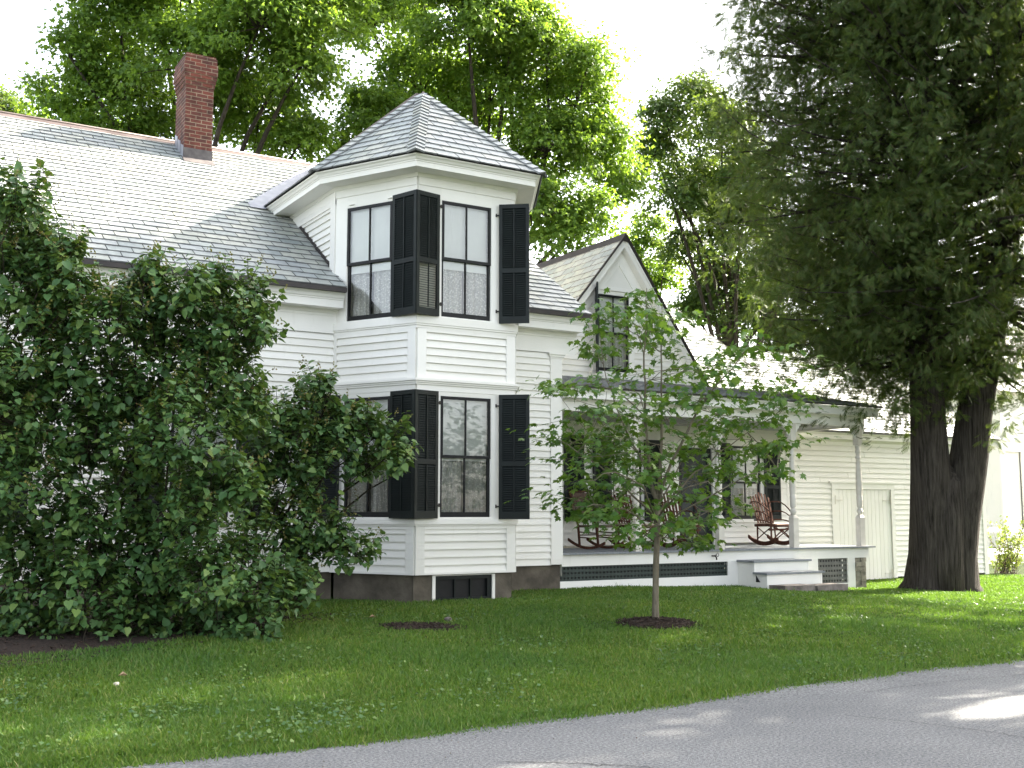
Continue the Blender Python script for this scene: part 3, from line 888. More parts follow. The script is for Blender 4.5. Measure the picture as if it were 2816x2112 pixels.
for e, nA, nB in ((EA, (backA, EA, apex), (EA, EBC, apex)), (EBC, (EA, EBC, apex), (EBC, ECD, apex)), (ECD, (EBC, ECD, apex), (ECD, EE, apex))):
    def nrm(t):
        n = np.cross(t[1] - t[0], t[2] - t[0]); n /= np.linalg.norm(n); return n if n[2] > 0 else -n
    n1, n2 = nrm(nA), nrm(nB); hd = apex - e; ln = np.linalg.norm(hd); hd /= ln
    s1 = np.cross(n1, hd); s1 = s1 if s1 @ (nA[0] - e if np.linalg.norm(nA[0] - e) > 0.1 else nA[1] - e) > 0 else -s1
    s2 = np.cross(n2, hd); other = nB[1] if np.linalg.norm(nB[0] - e) < 0.1 else nB[0]
    s2 = s2 if s2 @ (other - e) > 0 else -s2
    k = 0; st = 0.155
    while k * st < ln - 0.14:
        a = e + hd * (k * st - 0.02); b = e + hd * min((k + 1) * st + 0.03, ln)
        w = 0.135
        up = (n1 + n2) / np.linalg.norm(n1 + n2)
        A, B_ = a + up * 0.06, b + up * 0.03
        for s_, n_ in ((s1, n1), (s2, n2)):
            hc.add([A, A + s_ * w - up * 0.012, B_ + s_ * w - up * 0.012, B_, A - up * 0.03, A + s_ * w - up * 0.045], [(0, 1, 2, 3), (4, 5, 1, 0), (1, 5, 2)]); hc.edge += [len(hc.f) - 2, len(hc.f) - 1]
        k += 1
hc.build("hip_cap", 'slate', troof)
fn = MB()
q = lambda s: [tuple(apex + np.array((x * s, y * s, z))) for x, y, z in ((-0.13, -0.13, -0.13), (0.13, -0.13, -0.13), (0.13, 0.13, -0.13), (-0.13, 0.13, -0.13))]
b4 = q(1); tp = tuple(apex + np.array((0, 0, 0.06)))
for i in range(4): fn.add([b4[i], b4[(i + 1) % 4], tp], [(0, 1, 2)])
fn.build("apex_cap", 'copper', troof)
rg = MB(); rg.bar(apex + np.array((0, 0.1, 0.02)), rend + np.array((0, 0, 0.02)), 0.16, 0.05); rg.build("ridge_cap", 'copper', troof)
vf = MB()                                                      # valley flashing
a, b = np.array((6.0, 18.30, roof_z(18.30) + 0.03)), np.array((8.0, 20.9, roof_z(20.9) + 0.03))
off = np.array((-0.24, 0.10, RS * 0.10))
vf.quad(a + off * 1.0, a + np.array((0.05, 0, 0.03)), b + np.array((0.02, 0, 0.0)), b + off * 0.55)
vf.quad(a + off + np.array((0, -0.16, -0.16 * RS)), a + np.array((0.02, -0.12, -0.12 * RS + 0.02)), a + np.array((0.05, 0, 0.03)), a + off)
vf.build("valley_flashing", 'flash', troof)
# bay foundation
fd = MB()
for fr, ln in ((fB, LB), (fD, LB)):
    fd.fb(fr, 0.03, ln - 0.02, -0.3, 0.68, -0.3, -0.035)
fd.fb(fC, 0.0, 0.30, -0.3, 0.68, -0.3, -0.032)
fd.fb(fC, 1.365, LC - 0.03, -0.3, 0.68, -0.3, -0.032)
fd.fb(fC, 0.30, 1.365, -0.3, 0.27, -0.3, -0.04)
fd.build("foundation", 'stone', house)
bwn = MB()
bwn.fb(fC, 0.305, 0.355, 0.25, 0.665, -0.15, -0.02); bwn.fb(fC, 1.315, 1.362, 0.25, 0.665, -0.15, -0.02)
bwn.fb(fC, 0.355, 1.315, 0.655, 0.668, -0.15, -0.035)
bo = bwn.build("basement_window", 'trim', house)
fm = MB()
fm.fb(fC, 0.355, 1.315, 0.27, 0.33, -0.12, -0.045); fm.fb(fC, 0.355, 1.315, 0.60, 0.654, -0.12, -0.045)
fm.fb(fC, 0.355, 0.43, 0.33, 0.60, -0.12, -0.045); fm.fb(fC, 1.24, 1.315, 0.33, 0.60, -0.12, -0.045)
for u in (0.70, 0.97): fm.fb(fC, u - 0.012, u + 0.012, 0.33, 0.60, -0.12, -0.06)
fm.build("frame", 'shutter', bo)
g = MB(); g.quad(fC.p(0.43, 0.33, -0.09), fC.p(1.24, 0.33, -0.09), fC.p(1.24, 0.60, -0.09), fC.p(0.43, 0.60, -0.09)); g.build("pane", 'sash', bo)

# --- windows and shutters of the bay
for (v0, v1, shd) in ((1.5, 3.32, 0.52), (4.495, 6.305, 0.57)):
    window(fC, *WC, v0, v1, cas=None, shade=shd, base=0.022)
    window(fB, *WB, v0, v1, cas=None, shade=shd, base=0.022)
    # the two shutters that fold back towards the corner meet in front of it
    J = BC + np.array((-0.512, -0.859)) * 0.165
    hC = np.array((BC[0] + WC[0] - 0.065, YC - 0.055)); hB = fB.p(WB[1] + 0.045, 0, 0.055)[:2]
    shutter(hC, J - hC, v0 - 0.005, v1 + 0.045, float(np.linalg.norm(J - hC)) + 0.022, (0, -1), open_slats=v0 > 4)
    shutter(hB, J - hB, v0 - 0.005, v1 + 0.046, float(np.linalg.norm(J - hB)) + 0.022, fB.n[:2], hinge=False)
    a = R(38)
    shutter((BC[0] + WC[1] + 0.125, YC - 0.045), (math.cos(a), -math.sin(a)), v0 - 0.02, v1 + 0.05, 0.47, (-0.3, -1))
p = fB.p(WB[0] - 0.06, 0, 0.05)
shutter(p[:2], (-1, 0.02), 1.49, 3.36, 0.47, (0, -1), hinge=False)
for u in (WB[0] + 0.05, WB[1] - 0.09):
    h = MB(); h.fb(fB, u, u + 0.1, 6.335, 6.345, 0.02, 0.05); h.build("shutter_bracket", 'trim', house)
# windows of the left wall
for u0 in (3.98, 0.72):
    window(fW, u0, u0 + 0.88, 1.5, 3.32, shade=0.5)
    shutter((u0 - 0.07, YW - 0.045), (-1, -0.03), 1.49, 3.35, 0.45, (0, -1), hinge=False)
    shutter((u0 + 0.95, YW - 0.045), (1, -0.03), 1.49, 3.35, 0.47, (0, -1), hinge=False)

# --- gabled wing
AXG, AZG = 13.55, 7.24
SLG, SRG = 1.22, 1.41
gl = lambda v: max(XR, AXG - (AZG - 0.14 - v) / SLG)
gr = lambda v: AXG + (AZG - 0.14 - v) / SRG
gw = MB()
siding(gw, fG, 0.93, 4.26, XR, 18.13, e=0.118, holes=[(13.31, 14.05, 1.42, 3.02), (16.47, 17.33, 1.42, 3.02), (15.02, 15.95, 0.9, 2.95)])
siding(gw, fG, 4.26, AZG - 0.16, gl, gr, e=0.118, holes=[(12.97, 13.78, 4.41, 6.015)])
gw.build("wall", 'white', house)
# flat boards around the gable window, triangular head
gt = MB()
gt.fb(fG, 12.85, 12.97, 4.41, 6.09, -0.02, 0.038); gt.fb(fG, 13.78, 13.90, 4.41, 6.09, -0.02, 0.038)
gt.fb(fG, 12.85, 13.90, 6.016, 6.088, -0.02, 0.039)
gt.fb(fG, 12.80, 13.95, 6.09, 6.17, -0.02, 0.075)
gt.fb(fG, 12.80, 13.95, 4.275, 4.40, -0.02, 0.06)
P = fG.p
for (ua, va, ub, vb) in ((12.86, 6.16, 13.42, 6.88), (13.95, 6.16, 13.42, 6.88)):
    gt.bar(P(ua, va, 0.045), P(ub, vb, 0.045), 0.03, 0.12, up=(0, 0, 1))
gt.quad(P(12.86, 6.17, 0.034), P(13.95, 6.17, 0.034), P(13.42, 6.9, 0.034))
gt.build("gable_trim", 'trim', house)
window(fG, 12.97, 13.78, 4.41, 6.015, cas=None, shade=0.5)
shutter((12.965, YG - 0.035), (-0.52, -0.85), 4.36, 6.16, 0.42, (-1, 0.3), hinge=False)
# rakes
rk = MB()
yf = 17.95
for s, sg in ((-1, SLG), (1, SRG)):
    xe = 11.15 if s < 0 else 15.75
    ze = AZG - sg * abs(xe - AXG)
    a0, b0 = np.array((AXG, 0, AZG)), np.array((xe, 0, ze))
    d = (b0 - a0); d /= np.linalg.norm(d); dn = np.array((d[2], 0, -d[0])) * (1 if s < 0 else -1)
    if dn[2] > 0: dn = -dn
    for (y0, y1, h0, h1) in ((17.975, 18.0, 0.035, 0.15), (17.995, 18.19, 0.14, 0.155), (18.145, 18.17, 0.155, 0.36), (17.955, 17.975, 0.03, 0.07)):
        pa0, pb0, pa1, pb1 = a0 + dn * h0, b0 + dn * h0, a0 + dn * h1, b0 + dn * h1
        # mitre at the apex plane x = AXG
        def toapex(p):
            t = (AXG - p[0]) / d[0] if abs(d[0]) > 1e-6 else 0
            return p + d * t
        pa0, pa1 = toapex(pa0), toapex(pa1)
        Y0, Y1 = np.array((0, y0, 0)), np.array((0, y1, 0))
        rk.hexa([pa1 + Y0, pb1 + Y0, pb1 + Y1, pa1 + Y1, pa0 + Y0, pb0 + Y0, pb0 + Y1, pa0 + Y1])
rk.build("rake_board", 'trim', house)
gs = MB(); gb = MB()
xl, xr = 11.15, 15.9
gz = lambda x: AZG - (SLG * (AXG - x) if x < AXG else SRG * (x - AXG))
slates(gs, gb, [(xl, yf, gz(xl)), (xl, 26, gz(xl)), (AXG, 26, AZG), (AXG, yf, AZG)], (0, 1, 0), origin=(xl, yf, gz(xl)), seed=11, row=0.2)
slates(gs, gb, [(xr, yf, gz(xr)), (xr, 22.7, gz(xr)), (AXG, 22.7, AZG), (AXG, yf, AZG)], (0, 1, 0), origin=(xr, yf, gz(xr)), seed=12, row=0.2)
groof = gs.build("gable_roof", 'slate', house)
gb.build("roof_deck", 'slatebase', groof)
gd = MB()
gd.bar((AXG, yf - 0.01, AZG + 0.0), (xl, yf - 0.01, gz(xl)), 0.03, 0.045, up=(0, 1, 0)); gd.bar((AXG, yf - 0.008, AZG), (xr - 0.1, yf - 0.008, gz(xr - 0.1)), 0.03, 0.06, up=(0, 1, 0))
gd.quad((AXG - 0.13, yf - 0.02, gz(AXG - 0.13) + 0.03), (AXG, yf - 0.02, AZG + 0.05), (AXG, 26, AZG + 0.05), (AXG - 0.13, 26, gz(AXG - 0.13) + 0.03))
gd.quad((AXG + 0.13, yf - 0.02, gz(AXG + 0.13) + 0.03), (AXG, yf - 0.02, AZG + 0.05), (AXG, 26, AZG + 0.05), (AXG + 0.13, 26, gz(AXG + 0.13) + 0.03))
gd.add([(AXG - 0.13, yf - 0.021, gz(AXG - 0.13) + 0.03), (AXG + 0.13, yf - 0.021, gz(AXG + 0.13) + 0.03), (AXG, yf - 0.021, AZG + 0.05)], [(0, 1, 2)])
gd.build("ridge_cap", 'drip', groof)
# wing main roof and shed roof
ws = MB(); wb = MB()
wz = lambda y: 4.25 + 0.66 * (y - 18.2)
slates(ws, wb, [(14.4, 18.2, wz(18.2)), (18.2, 18.2, wz(18.2)), (18.2, 22.7, wz(22.7)), (14.4, 22.7, wz(22.7))], (1, 0, 0), origin=(14.4, 18.2, wz(18.2)), seed=13)
wb.quad((14.4, 22.7, wz(22.7) - 0.01), (18.2, 22.7, wz(22.7) - 0.01), (18.2, 27, 4.3), (14.4, 27, 4.3))
wroof = ws.build("wing_roof", 'slate', house)
wb.build("roof_deck", 'slatebase', wroof)
wd = MB(); wd.bar((18.21, 18.2, wz(18.2) - 0.03), (18.21, 22.7, wz(22.7) - 0.03), 0.025, 0.09); wd.bar((14.4, 22.7, wz(22.7) + 0.02), (18.2, 22.7, wz(22.7) + 0.02), 0.2, 0.05)
wd.build("roof_edge", 'drip', wroof)
ew = MB(); ew.quad((18.1, 18.2, 0.2), (18.1, 27, 0.2), (18.1, 27, 4.2), (18.1, 22.7, wz(22.7) - 0.1), (18.1, 18.2, 4.15)); ew.quad((XR, 27, 0), (18.1, 27, 0), (18.1, 27, 4.3), (XR, 27, 4.3))
ew.build("wall", 'white', house)

# --- porch
PY = 16.1; FZ = 0.885
pf = MB()
n = 58
for k in range(n):
    x0 = XR + 0.01 + (18.45 - XR - 0.01) * k / n; x1 = XR + 0.01 + (18.45 - XR - 0.01) * (k + 1) / n
    pf.box(x0, x1 - 0.004, PY - 0.085 + rng.uniform(-0.004, 0.004), YG, FZ - 0.03, FZ + rng.uniform(-0.001, 0.001))
pf.build("porch_floor", 'floor', house)
fP = Fr((0, PY, 0), (1, 0, 0), (0, -1, 0))
sk = MB()
sk.fb(fP, XR + 0.012, 18.32, 0.655, FZ - 0.032, -0.03, 0.0)
sk.fb(fP, 14.47, 16.85, 0.10, 0.654, -0.03, -0.002)
sk.hexa([fP.p(XR + 0.012, 0.28, -0.002), fP.p(14.47, 0.18, -0.002), fP.p(14.47, 0.18, -0.03), fP.p(XR + 0.012, 0.28, -0.03), fP.p(XR + 0.012, 0.40, -0.002), fP.p(14.47, 0.395, -0.002), fP.p(14.47, 0.395, -0.03), fP.p(XR + 0.012, 0.40, -0.03)])
sk.fb(fP, 16.851, 17.70, 0.0, 0.155, -0.03, -0.003)
sk.fb(fP, 17.70, 17.91, 0.0, 0.654, -0.03, -0.001)
sk.box(18.28, 18.319, PY + 0.03, YG, 0.655, FZ - 0.032)
sk.build("porch_skirt", 'trim', house)
def lattice(u0, u1, v0, v1, nu, nv, mat):
    lt = MB()
    pu = (u1 - u0) / nu; pv = (v1 - v0) / nv
    for k in range(nu + 1):
        c = u0 + pu * k; lt.fb(fP, max(c - pu * 0.28, u0), min(c + pu * 0.28, u1), v0, v1, -0.05, -0.042)
    for k in range(nv + 1):
        c = v0 + pv * k; lt.fb(fP, u0, u1, max(c - pv * 0.3, v0), min(c + pv * 0.3, v1), -0.0415, -0.033)
    o = lt.build("lattice", mat, house)
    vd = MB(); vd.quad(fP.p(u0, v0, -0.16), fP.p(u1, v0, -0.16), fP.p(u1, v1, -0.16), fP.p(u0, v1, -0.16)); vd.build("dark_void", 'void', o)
M['lattice2'] = simple('weathered_lattice_paint', (0.10, 0.10, 0.09), (0.15, 0.145, 0.13), 6, 0.7)
lattice(XR + 0.012, 14.47, 0.33, 0.655, 50, 4, 'lattice')
lattice(16.851, 17.70, 0.155, 0.655, 11, 5, 'lattice2')
pr = MB()
for k in range(7):
    z0 = 0.0 + k * 0.095
    for j in range(2):
        jx = 17.915 + j * 0.15
        pr.box(jx + rng.uniform(-.01, .015), jx + 0.155 + rng.uniform(-.02, .01), PY - 0.01 + rng.uniform(-.02, .02), PY + 0.3, z0 - 0.1 * (k == 0), z0 + 0.092 - 0.01 * (k == 6))
pr.build("stone_pier", 'pier', house)
# beam, ceiling, eave
bm = MB()
bm.fb(fP, XR + 0.012, 18.33, 3.355, 3.52, -0.13, 0.0)
bm.box(18.20, 18.331, PY + 0.13, YG, 3.357, 3.52)
bm.sweep([[(XR + 0.012, PY - o, z), (18.33 + o, PY - o, z), (18.33 + o, YG, z)] for o, z in ((0.0, 3.52), (0.02, 3.525), (0.03, 3.55), (0.20, 3.565), (0.20, 3.66), (0.212, 3.662), (0.222, 3.69), (0.245, 3.705), (0.255, 3.735), (0.0, 3.74))])
bm.quad((XR + 0.012, PY, 3.52), (XR + 0.012, PY - 0.2, 3.565), (XR + 0.012, PY - 0.255, 3.735), (XR + 0.012, PY, 3.74))
bm.build("porch_beam", 'trim', house)
cl = MB(); cl.box(XR + 0.012, 18.2, PY + 0.12, YG, 3.385, 3.41); cl.build("porch_ceiling", 'ceil', house)
ps = MB(); pb = MB()
pz = lambda y: 3.775 + 0.204 * (y - 15.85)
slates(ps, pb, [(XR, 15.81, pz(15.81)), (18.62, 15.81, pz(15.81)), (18.62, 18.22, pz(18.22)), (XR, 18.22, pz(18.22))], (1, 0, 0), origin=(XR, 15.81, pz(15.81)), seed=15, row=0.2, lift=0.02)
proof = ps.build("porch_roof", 'slate', house)
pb.build("roof_deck", 'slatebase', proof)
pd = MB(); pd.box(XR + 0.01, 18.60, 15.815, 15.85, 3.738, pz(15.815) - 0.013); pd.build("drip_edge", 'drip', proof)
# posts
def post(x):
    w = 0.067; c = (x, PY + 0.06)
    mb = MB()
    mb.box(c[0] - w, c[0] + w, c[1] - w, c[1] + w, FZ, 1.47)
    for k in range(1):
        z0, z1, w2 = 1.47, 1.53, 0.04
        mb.hexa([(c[0] - w, c[1] - w, z0), (c[0] + w, c[1] - w, z0), (c[0] + w, c[1] + w, z0), (c[0] - w, c[1] + w, z0), (c[0] - w2, c[1] - w2, z1), (c[0] + w2, c[1] - w2, z1), (c[0] + w2, c[1] + w2, z1), (c[0] - w2, c[1] + w2, z1)])
    prof = [(0.04, 1.53), (0.042, 1.55), (0.064, 1.58), (0.066, 1.60), (0.058, 1.63), (0.042, 1.65), (0.042, 1.67), (0.055, 1.69), (0.060, 1.71), (0.062, 1.82), (0.064, 1.90), (0.055, 1.925), (0.058, 1.95), (0.064, 2.0), (0.066, 2.15), (0.060, 2.35), (0.050, 2.6), (0.046, 2.68), (0.056, 2.70), (0.058, 2.72), (0.046, 2.74), (0.044, 2.79), (0.056, 2.82), (0.058, 2.85), (0.045, 2.88), (0.055, 2.93), (0.06, 2.97)]
    mb.lathe(c, prof, 16)
    mb.box(c[0] - w, c[0] + w, c[1] - w, c[1] + w, 2.97, 3.356)
    o = mb.build("porch_post", 'greytrim', house)
    for s in (-1, 1):
        b = MB()
        pts = [(0, 0), (0.19, 0), (0.19, -0.035), (0.15, -0.05), (0.14, -0.09), (0.10, -0.11), (0.085, -0.16), (0.055, -0.18), (0.045, -0.22), (0.0, -0.25)]
        pp = [(c[0] + s * (w + u), 3.354 + v) for u, v in pts]
        nn = len(pp)
        vs = [(x_, c[1] - 0.016, z_) for x_, z_ in pp] + [(x_, c[1] + 0.016, z_) for x_, z_ in pp]
        b.add(vs, [tuple(range(nn)), tuple(range(2 * nn - 1, nn - 1, -1))] + [(i, (i + 1) % nn, nn + (i + 1) % nn, nn + i) for i in range(nn)])
        b.build("bracket", 'trim', o)
for x in (12.36, 14.33, 16.27, 18.17): post(x)
# half bracket at the far wall
b = MB(); b.box(18.10, 18.165, YG - 0.14, YG - 0.022, 2.98, 3.356); b.build("wall_bracket", 'trim', house)
# porch steps
st = MB()
st.box(14.72, 14.76, 15.66, PY - 0.004, 0.13, 0.645); st.box(16.10, 16.14, 15.66, PY - 0.004, 0.13, 0.645)
st.box(14.72, 14.76, 15.33, 15.659, 0.13, 0.435); st.box(16.10, 16.14, 15.33, 15.659, 0.13, 0.435)
st.box(14.76, 16.10, 15.665, 15.69, 0.445, 0.645); st.box(14.76, 16.10, 15.335, 15.36, 0.13, 0.435)
so = st.build("porch_steps", 'trim', house)
tr = MB(); tr.box(14.68, 16.18, 15.62, PY - 0.006, 0.646, 0.682); tr.box(14.68, 16.18, 15.29, 15.664, 0.436, 0.47); tr.build("tread", 'floor', so)
nt_ = MB(); nt_.add([(14.716, 15.50, 0.29), (14.716, 15.62, 0.29), (14.716, 15.62, 0.43), ], [(0, 1, 2)]); nt_.build("cutout", 'void', so)
stn = MB()
for (x0, x1, y0, y1, z0, z1) in ((14.78, 15.55, 14.93, 15.33, 0.0, 0.25), (15.56, 16.36, 14.90, 15.32, 0.0, 0.235)):
    j = lambda: rng.uniform(-0.02, 0.02)
    stn.hexa([(x0 + j(), y0 + j(), z0), (x1 + j(), y0 + j(), z0), (x1 + j(), y1, z0), (x0 + j(), y1, z0), (x0 + j(), y0 + j(), z1 + j() / 2), (x1 + j(), y0 + j(), z1 + j() / 2), (x1 + j(), y1, z1), (x0 + j(), y1, z1)])
stn.build("stone_step", 'stepstone', house)
# garden tap on the skirt
tp = MB(); tp.tube([(14.08, PY - 0.0, 0.77), (14.08, PY - 0.09, 0.77), (14.085, PY - 0.12, 0.74), (14.085, PY - 0.12, 0.70)], 0.014, 8)
tp.tube([(14.08, PY - 0.06, 0.77), (14.11, PY - 0.08, 0.79)], 0.009, 6)
tp.tube([(14.14 + 0.035 * math.cos(t), PY - 0.09 + 0.01 * math.cos(t), 0.79 + 0.035 * math.sin(t)) for t in np.linspace(0, 2 * math.pi, 13)], 0.006, 6)
tp.build("garden_tap", 'iron', house)
# porch windows, door
window(fG, 13.31, 14.05, 1.42, 3.02, shade=0.55)
shutter((13.26, YG - 0.045), (-1, -0.03), 1.41, 3.06, 0.45, (0, -1), hinge=False)
shutter((14.10, YG - 0.045), (1, -0.03), 1.41, 3.06, 0.43, (0, -1), hinge=False)
shutter((12.135, YG - 0.045), (1, -0.03), 1.41, 3.10, 0.45, (0, -1), hinge=False)
window(fG, 16.47, 17.33, 1.42, 3.02, shade=0.56)
shutter((16.43, YG - 0.045), (-1, -0.03), 1.40, 3.06, 0.40, (0, -1), hinge=False)
shutter((17.42, YG - 0.045), (1, -0.06), 1.40, 3.06, 0.44, (0, -1), hinge=False)
dm = MB(); dm.fb(fG, 14.90, 15.02, FZ, 3.06, -0.02, 0.038); dm.fb(fG, 15.95, 16.07, FZ, 3.06, -0.02, 0.038); dm.fb(fG, 15.02, 15.95, 2.94, 3.06, -0.02, 0.039)
do = dm.build("screen_door", 'trim', house)
dl = MB()
dl.fb(fG, 15.03, 15.13, 0.90, 2.93, -0.04, 0.0); dl.fb(fG, 15.84, 15.94, 0.90, 2.93, -0.04, 0.0); dl.fb(fG, 15.13, 15.84, 0.90, 1.16, -0.04, -0.002); dl.fb(fG, 15.13, 15.84, 2.83, 2.93, -0.04, -0.002); dl.fb(fG, 15.13, 15.84, 1.80, 1.90, -0.04, -0.002); dl.fb(fG, 15.46, 15.50, 1.16, 1.80, -0.04, -0.003)
dl.build("door_frame", 'shutter', do)
g = MB(); g.quad(fG.p(15.13, 1.16, -0.03), fG.p(15.84, 1.16, -0.03), fG.p(15.84, 2.83, -0.03), fG.p(15.13, 2.83, -0.03)); g.build("screen", 'door', do)
h = MB(); h.lathe((15.88, YG - 0.03), [(0.0, 1.80), (0.02, 1.81), (0.025, 1.83), (0.02, 1.85), (0.0, 1.86)], 10); h.build("knob", 'iron', do)

# --- shed end of the wing: clapboard wall with double board doors
SX0, SX1 = 18.13, 25.05
sw = MB()
siding(sw, fG, 0.06, 3.12, SX0, SX1 - 0.14, e=0.122, holes=[(19.64, 21.52, 0.0, 2.11)])
sw.quad((SX1, YG, -0.1), (SX1, 26.4, -0.1), (SX1, 26.4, 3.4), (SX1, 22.3, 5.9), (SX1, YG, 3.4))
sw.quad((18.1, 26.4, 0), (SX1, 26.4, 0), (SX1, 26.4, 3.4), (18.1, 26.4, 3.4))
sw.build("shed_wall", 'white', house)
sc_ = MB()
sc_.fb(fG, SX1 - 0.15, SX1, 0.02, 3.12, -0.02, 0.037)
sc_.sweep([[(SX0, YG - o, z), (SX1 + 0.3, YG - o, z)] for o, z in ((0.0, 3.12), (0.034, 3.12), (0.034, 3.20), (0.05, 3.215), (0.07, 3.245), (0.22, 3.25), (0.22, 3.345), (0.24, 3.36), (0.27, 3.395), (0.0, 3.40))])
sc_.quad((SX1 + 0.3, YG, 3.12), (SX1 + 0.3, YG - 0.22, 3.25), (SX1 + 0.3, YG - 0.27, 3.395), (SX1 + 0.3, YG, 3.4))
sc_.build("shed_cornice", 'trim', house)
sr = MB(); sb_ = MB()
sz = lambda y: 3.425 + 0.577 * (y - 17.9)
slates(sr, sb_, [(18.22, 17.9, sz(17.9)), (SX1 + 0.36, 17.9, sz(17.9)), (SX1 + 0.36, 22.3, sz(22.3)), (18.22, 22.3, sz(22.3))], (1, 0, 0), origin=(18.22, 17.9, sz(17.9)), seed=17)
sb_.quad((18.22, 22.3, sz(22.3) - 0.01), (SX1 + 0.36, 22.3, sz(22.3) - 0.01), (SX1 + 0.36, 26.7, 3.4), (18.22, 26.7, 3.4))
sro = sr.build("shed_roof", 'slate', house)
sb_.build("roof_deck", 'slatebase', sro)
sd = MB(); sd.box(18.25, SX1 + 0.34, 17.9, 17.94, 3.396, 3.42); sd.build("drip_edge", 'drip', sro)
sdr = MB()
sdr.fb(fG, 19.52, 19.645, 0.03, 2.112, -0.02, 0.036); sdr.fb(fG, 21.515, 21.64, 0.03, 2.112, -0.02, 0.036)
sdr.fb(fG, 19.52, 21.64, 2.112, 2.25, -0.02, 0.038); sdr.fb(fG, 19.44, 21.72, 2.25, 2.285, -0.02, 0.075)
sdo = sdr.build("shed_door", 'trim', house)
for a0, a1 in ((19.65, 20.575), (20.585, 21.51)):
    lf = MB(); nb = 7
    for k in range(nb):
        x0 = a0 + (a1 - a0) * k / nb; x1 = a0 + (a1 - a0) * (k + 1) / nb
        lf.fb(fG, x0 + 0.0035, x1 - 0.0035, 0.02, 2.105, -0.03, 0.006)
    lf.quad(fG.p(a0, 0.02, -0.01), fG.p(a1, 0.02, -0.01), fG.p(a1, 2.105, -0.01), fG.p(a0, 2.105, -0.01))
    lf.build("door_leaf", 'trim', sdo)
for (u, z, s) in ((19.63, 1.86, 1), (21.50, 1.86, -1), (21.47, 0.15, -1), (19.63, 0.15, 1)):
    h = MB(); h.fb(fG, u - 0.012, u + 0.012, z - 0.10, z + 0.10, 0.03, 0.042)
    h.bar(fG.p(u, z, 0.02), fG.p(u + s * 0.24, z - 0.005, 0.018), 0.018, 0.012)
    h.build("hinge", 'greytrim', sdo)
h = MB(); h.fb(fG, 20.40, 20.43, 1.17, 1.20, 0.006, 0.05); h.build("knob", 'iron', sdo)

# ------------------------------------------------------------------ placing helper: a direction from where the photographer stood, at a chosen distance
_p, _y = R(6.53), R(31.08)
FW = np.array([math.sin(_y) * math.cos(_p), math.cos(_y) * math.cos(_p), math.sin(_p)])
RT = np.array([math.cos(_y), -math.sin(_y), 0.0]); UP = np.cross(RT, FW)
EYE = np.array((0, 0, 1.6))
def at(x, y, depth):
    return EYE + depth * (FW + (x - 1106) / 2401 * RT - (y - 829.5) / 2401 * UP)

# ------------------------------------------------------------------ vegetation helpers
def unit(a):
    return a / (np.linalg.norm(a, axis=-1, keepdims=True) + 1e-9)
def leaf_cloud(name, tmpl, faces, pos, axis, nrm, size, mat, parent):
    pos = np.asarray(pos, float); axis = unit(np.asarray(axis, float)); nrm = np.asarray(nrm, float)
    side = unit(np.cross(axis, nrm)); nrm = np.cross(side, axis)
    t = np.asarray(tmpl, float)
    size = np.asarray(size, float)[:, None, None]
    v = pos[:, None, :] + size * (t[None, :, 0:1] * side[:, None, :] + t[None, :, 1:2] * axis[:, None, :] + t[None, :, 2:3] * nrm[:, None, :])
    f = np.asarray(faces)
    n, k = len(pos), len(t)
    loops = (f[None] + (np.arange(n) * k)[:, None, None]).reshape(-1)
    return fast_mesh(name, v.reshape(-1, 3), loops, f.shape[1], mat, parent)

T_SIMPLE = [(0, 0, 0), (0.42, 0.42, 0.10), (0, 1, -0.05), (-0.42, 0.42, 0.10)]
F_SIMPLE = [(0, 1, 2, 3)]
T_MAPLE0 = [(0, 0, 0), (0.50, 0.38, 0.05), (0.20, 0.52, 0.02), (0, 1, -0.10), (-0.20, 0.52, 0.02), (-0.50, 0.38, 0.05)]
F_MAPLE0 = [(0, 1, 2), (0, 2, 3), (0, 3, 4), (0, 4, 5)]
T_HEART = [(0, 0.06, 0), (0.20, -0.02, 0.05), (0.42, 0.20, 0.09), (0.36, 0.52, 0.06), (0, 1.02, -0.12), (-0.36, 0.52, 0.06), (-0.42, 0.20, 0.09), (-0.20, -0.02, 0.05), (0, 0.45, -0.02)]
F_HEART = [(0, 1, 8), (1, 2, 8), (2, 3, 8), (3, 4, 8), (8, 4, 5), (8, 5, 6), (8, 6, 7), (8, 7, 0)]
_half = [(0.10, -0.03, 0), (0.36, -0.10, -0.05), (0.26, 0.12, 0.01), (0.62, 0.34, -0.10), (0.40, 0.40, 0.0), (0.46, 0.58, -0.04), (0.17, 0.50, 0.01), (0.22, 0.76, -0.03), (0.09, 0.78, -0.05)]
T_MAPLE = [(0, 0.28, 0.03), (0, 0, 0)] + _half + [(0, 1.05, -0.14)] + [(-a, b, c) for a, b, c in reversed(_half)]
F_MAPLE = [(0, i, i + 1) for i in range(1, len(T_MAPLE) - 1)] + [(0, len(T_MAPLE) - 1, 1)]
def _spray():
    v = []; f = []
    def blade(x0, y0, x1, y1, w, z):
        d = np.array((x1 - x0, y1 - y0)); n = np.array((-d[1], d[0])) / np.linalg.norm(d) * w
        k = len(v)
        v.extend([(x0 - n[0], y0 - n[1], z), (x0 + n[0], y0 + n[1], z), (x1 + n[0] * .25, y1 + n[1] * .25, z - 0.06), (x1 - n[0] * .25, y1 - n[1] * .25, z - 0.06)])
        f.append((k, k + 1, k + 2, k + 3))
    blade(0, 0, 0.05, 1.05, 0.026, 0)
    for i, t in enumerate((0.10, 0.28, 0.46, 0.62, 0.78)):
        ln = 0.40 * (1.0 - t) + 0.14
        for s in (-1, 1):
            blade(0.05 * t, t + 0.05 * (s > 0), s * ln * 0.62, t + ln * 0.95, 0.036, -0.04 + 0.03 * s)
    return v, f
T_SPRAY, F_SPRAY = _spray()

def rnd_dir(n):
    return unit(rng.normal(size=(n, 3)))

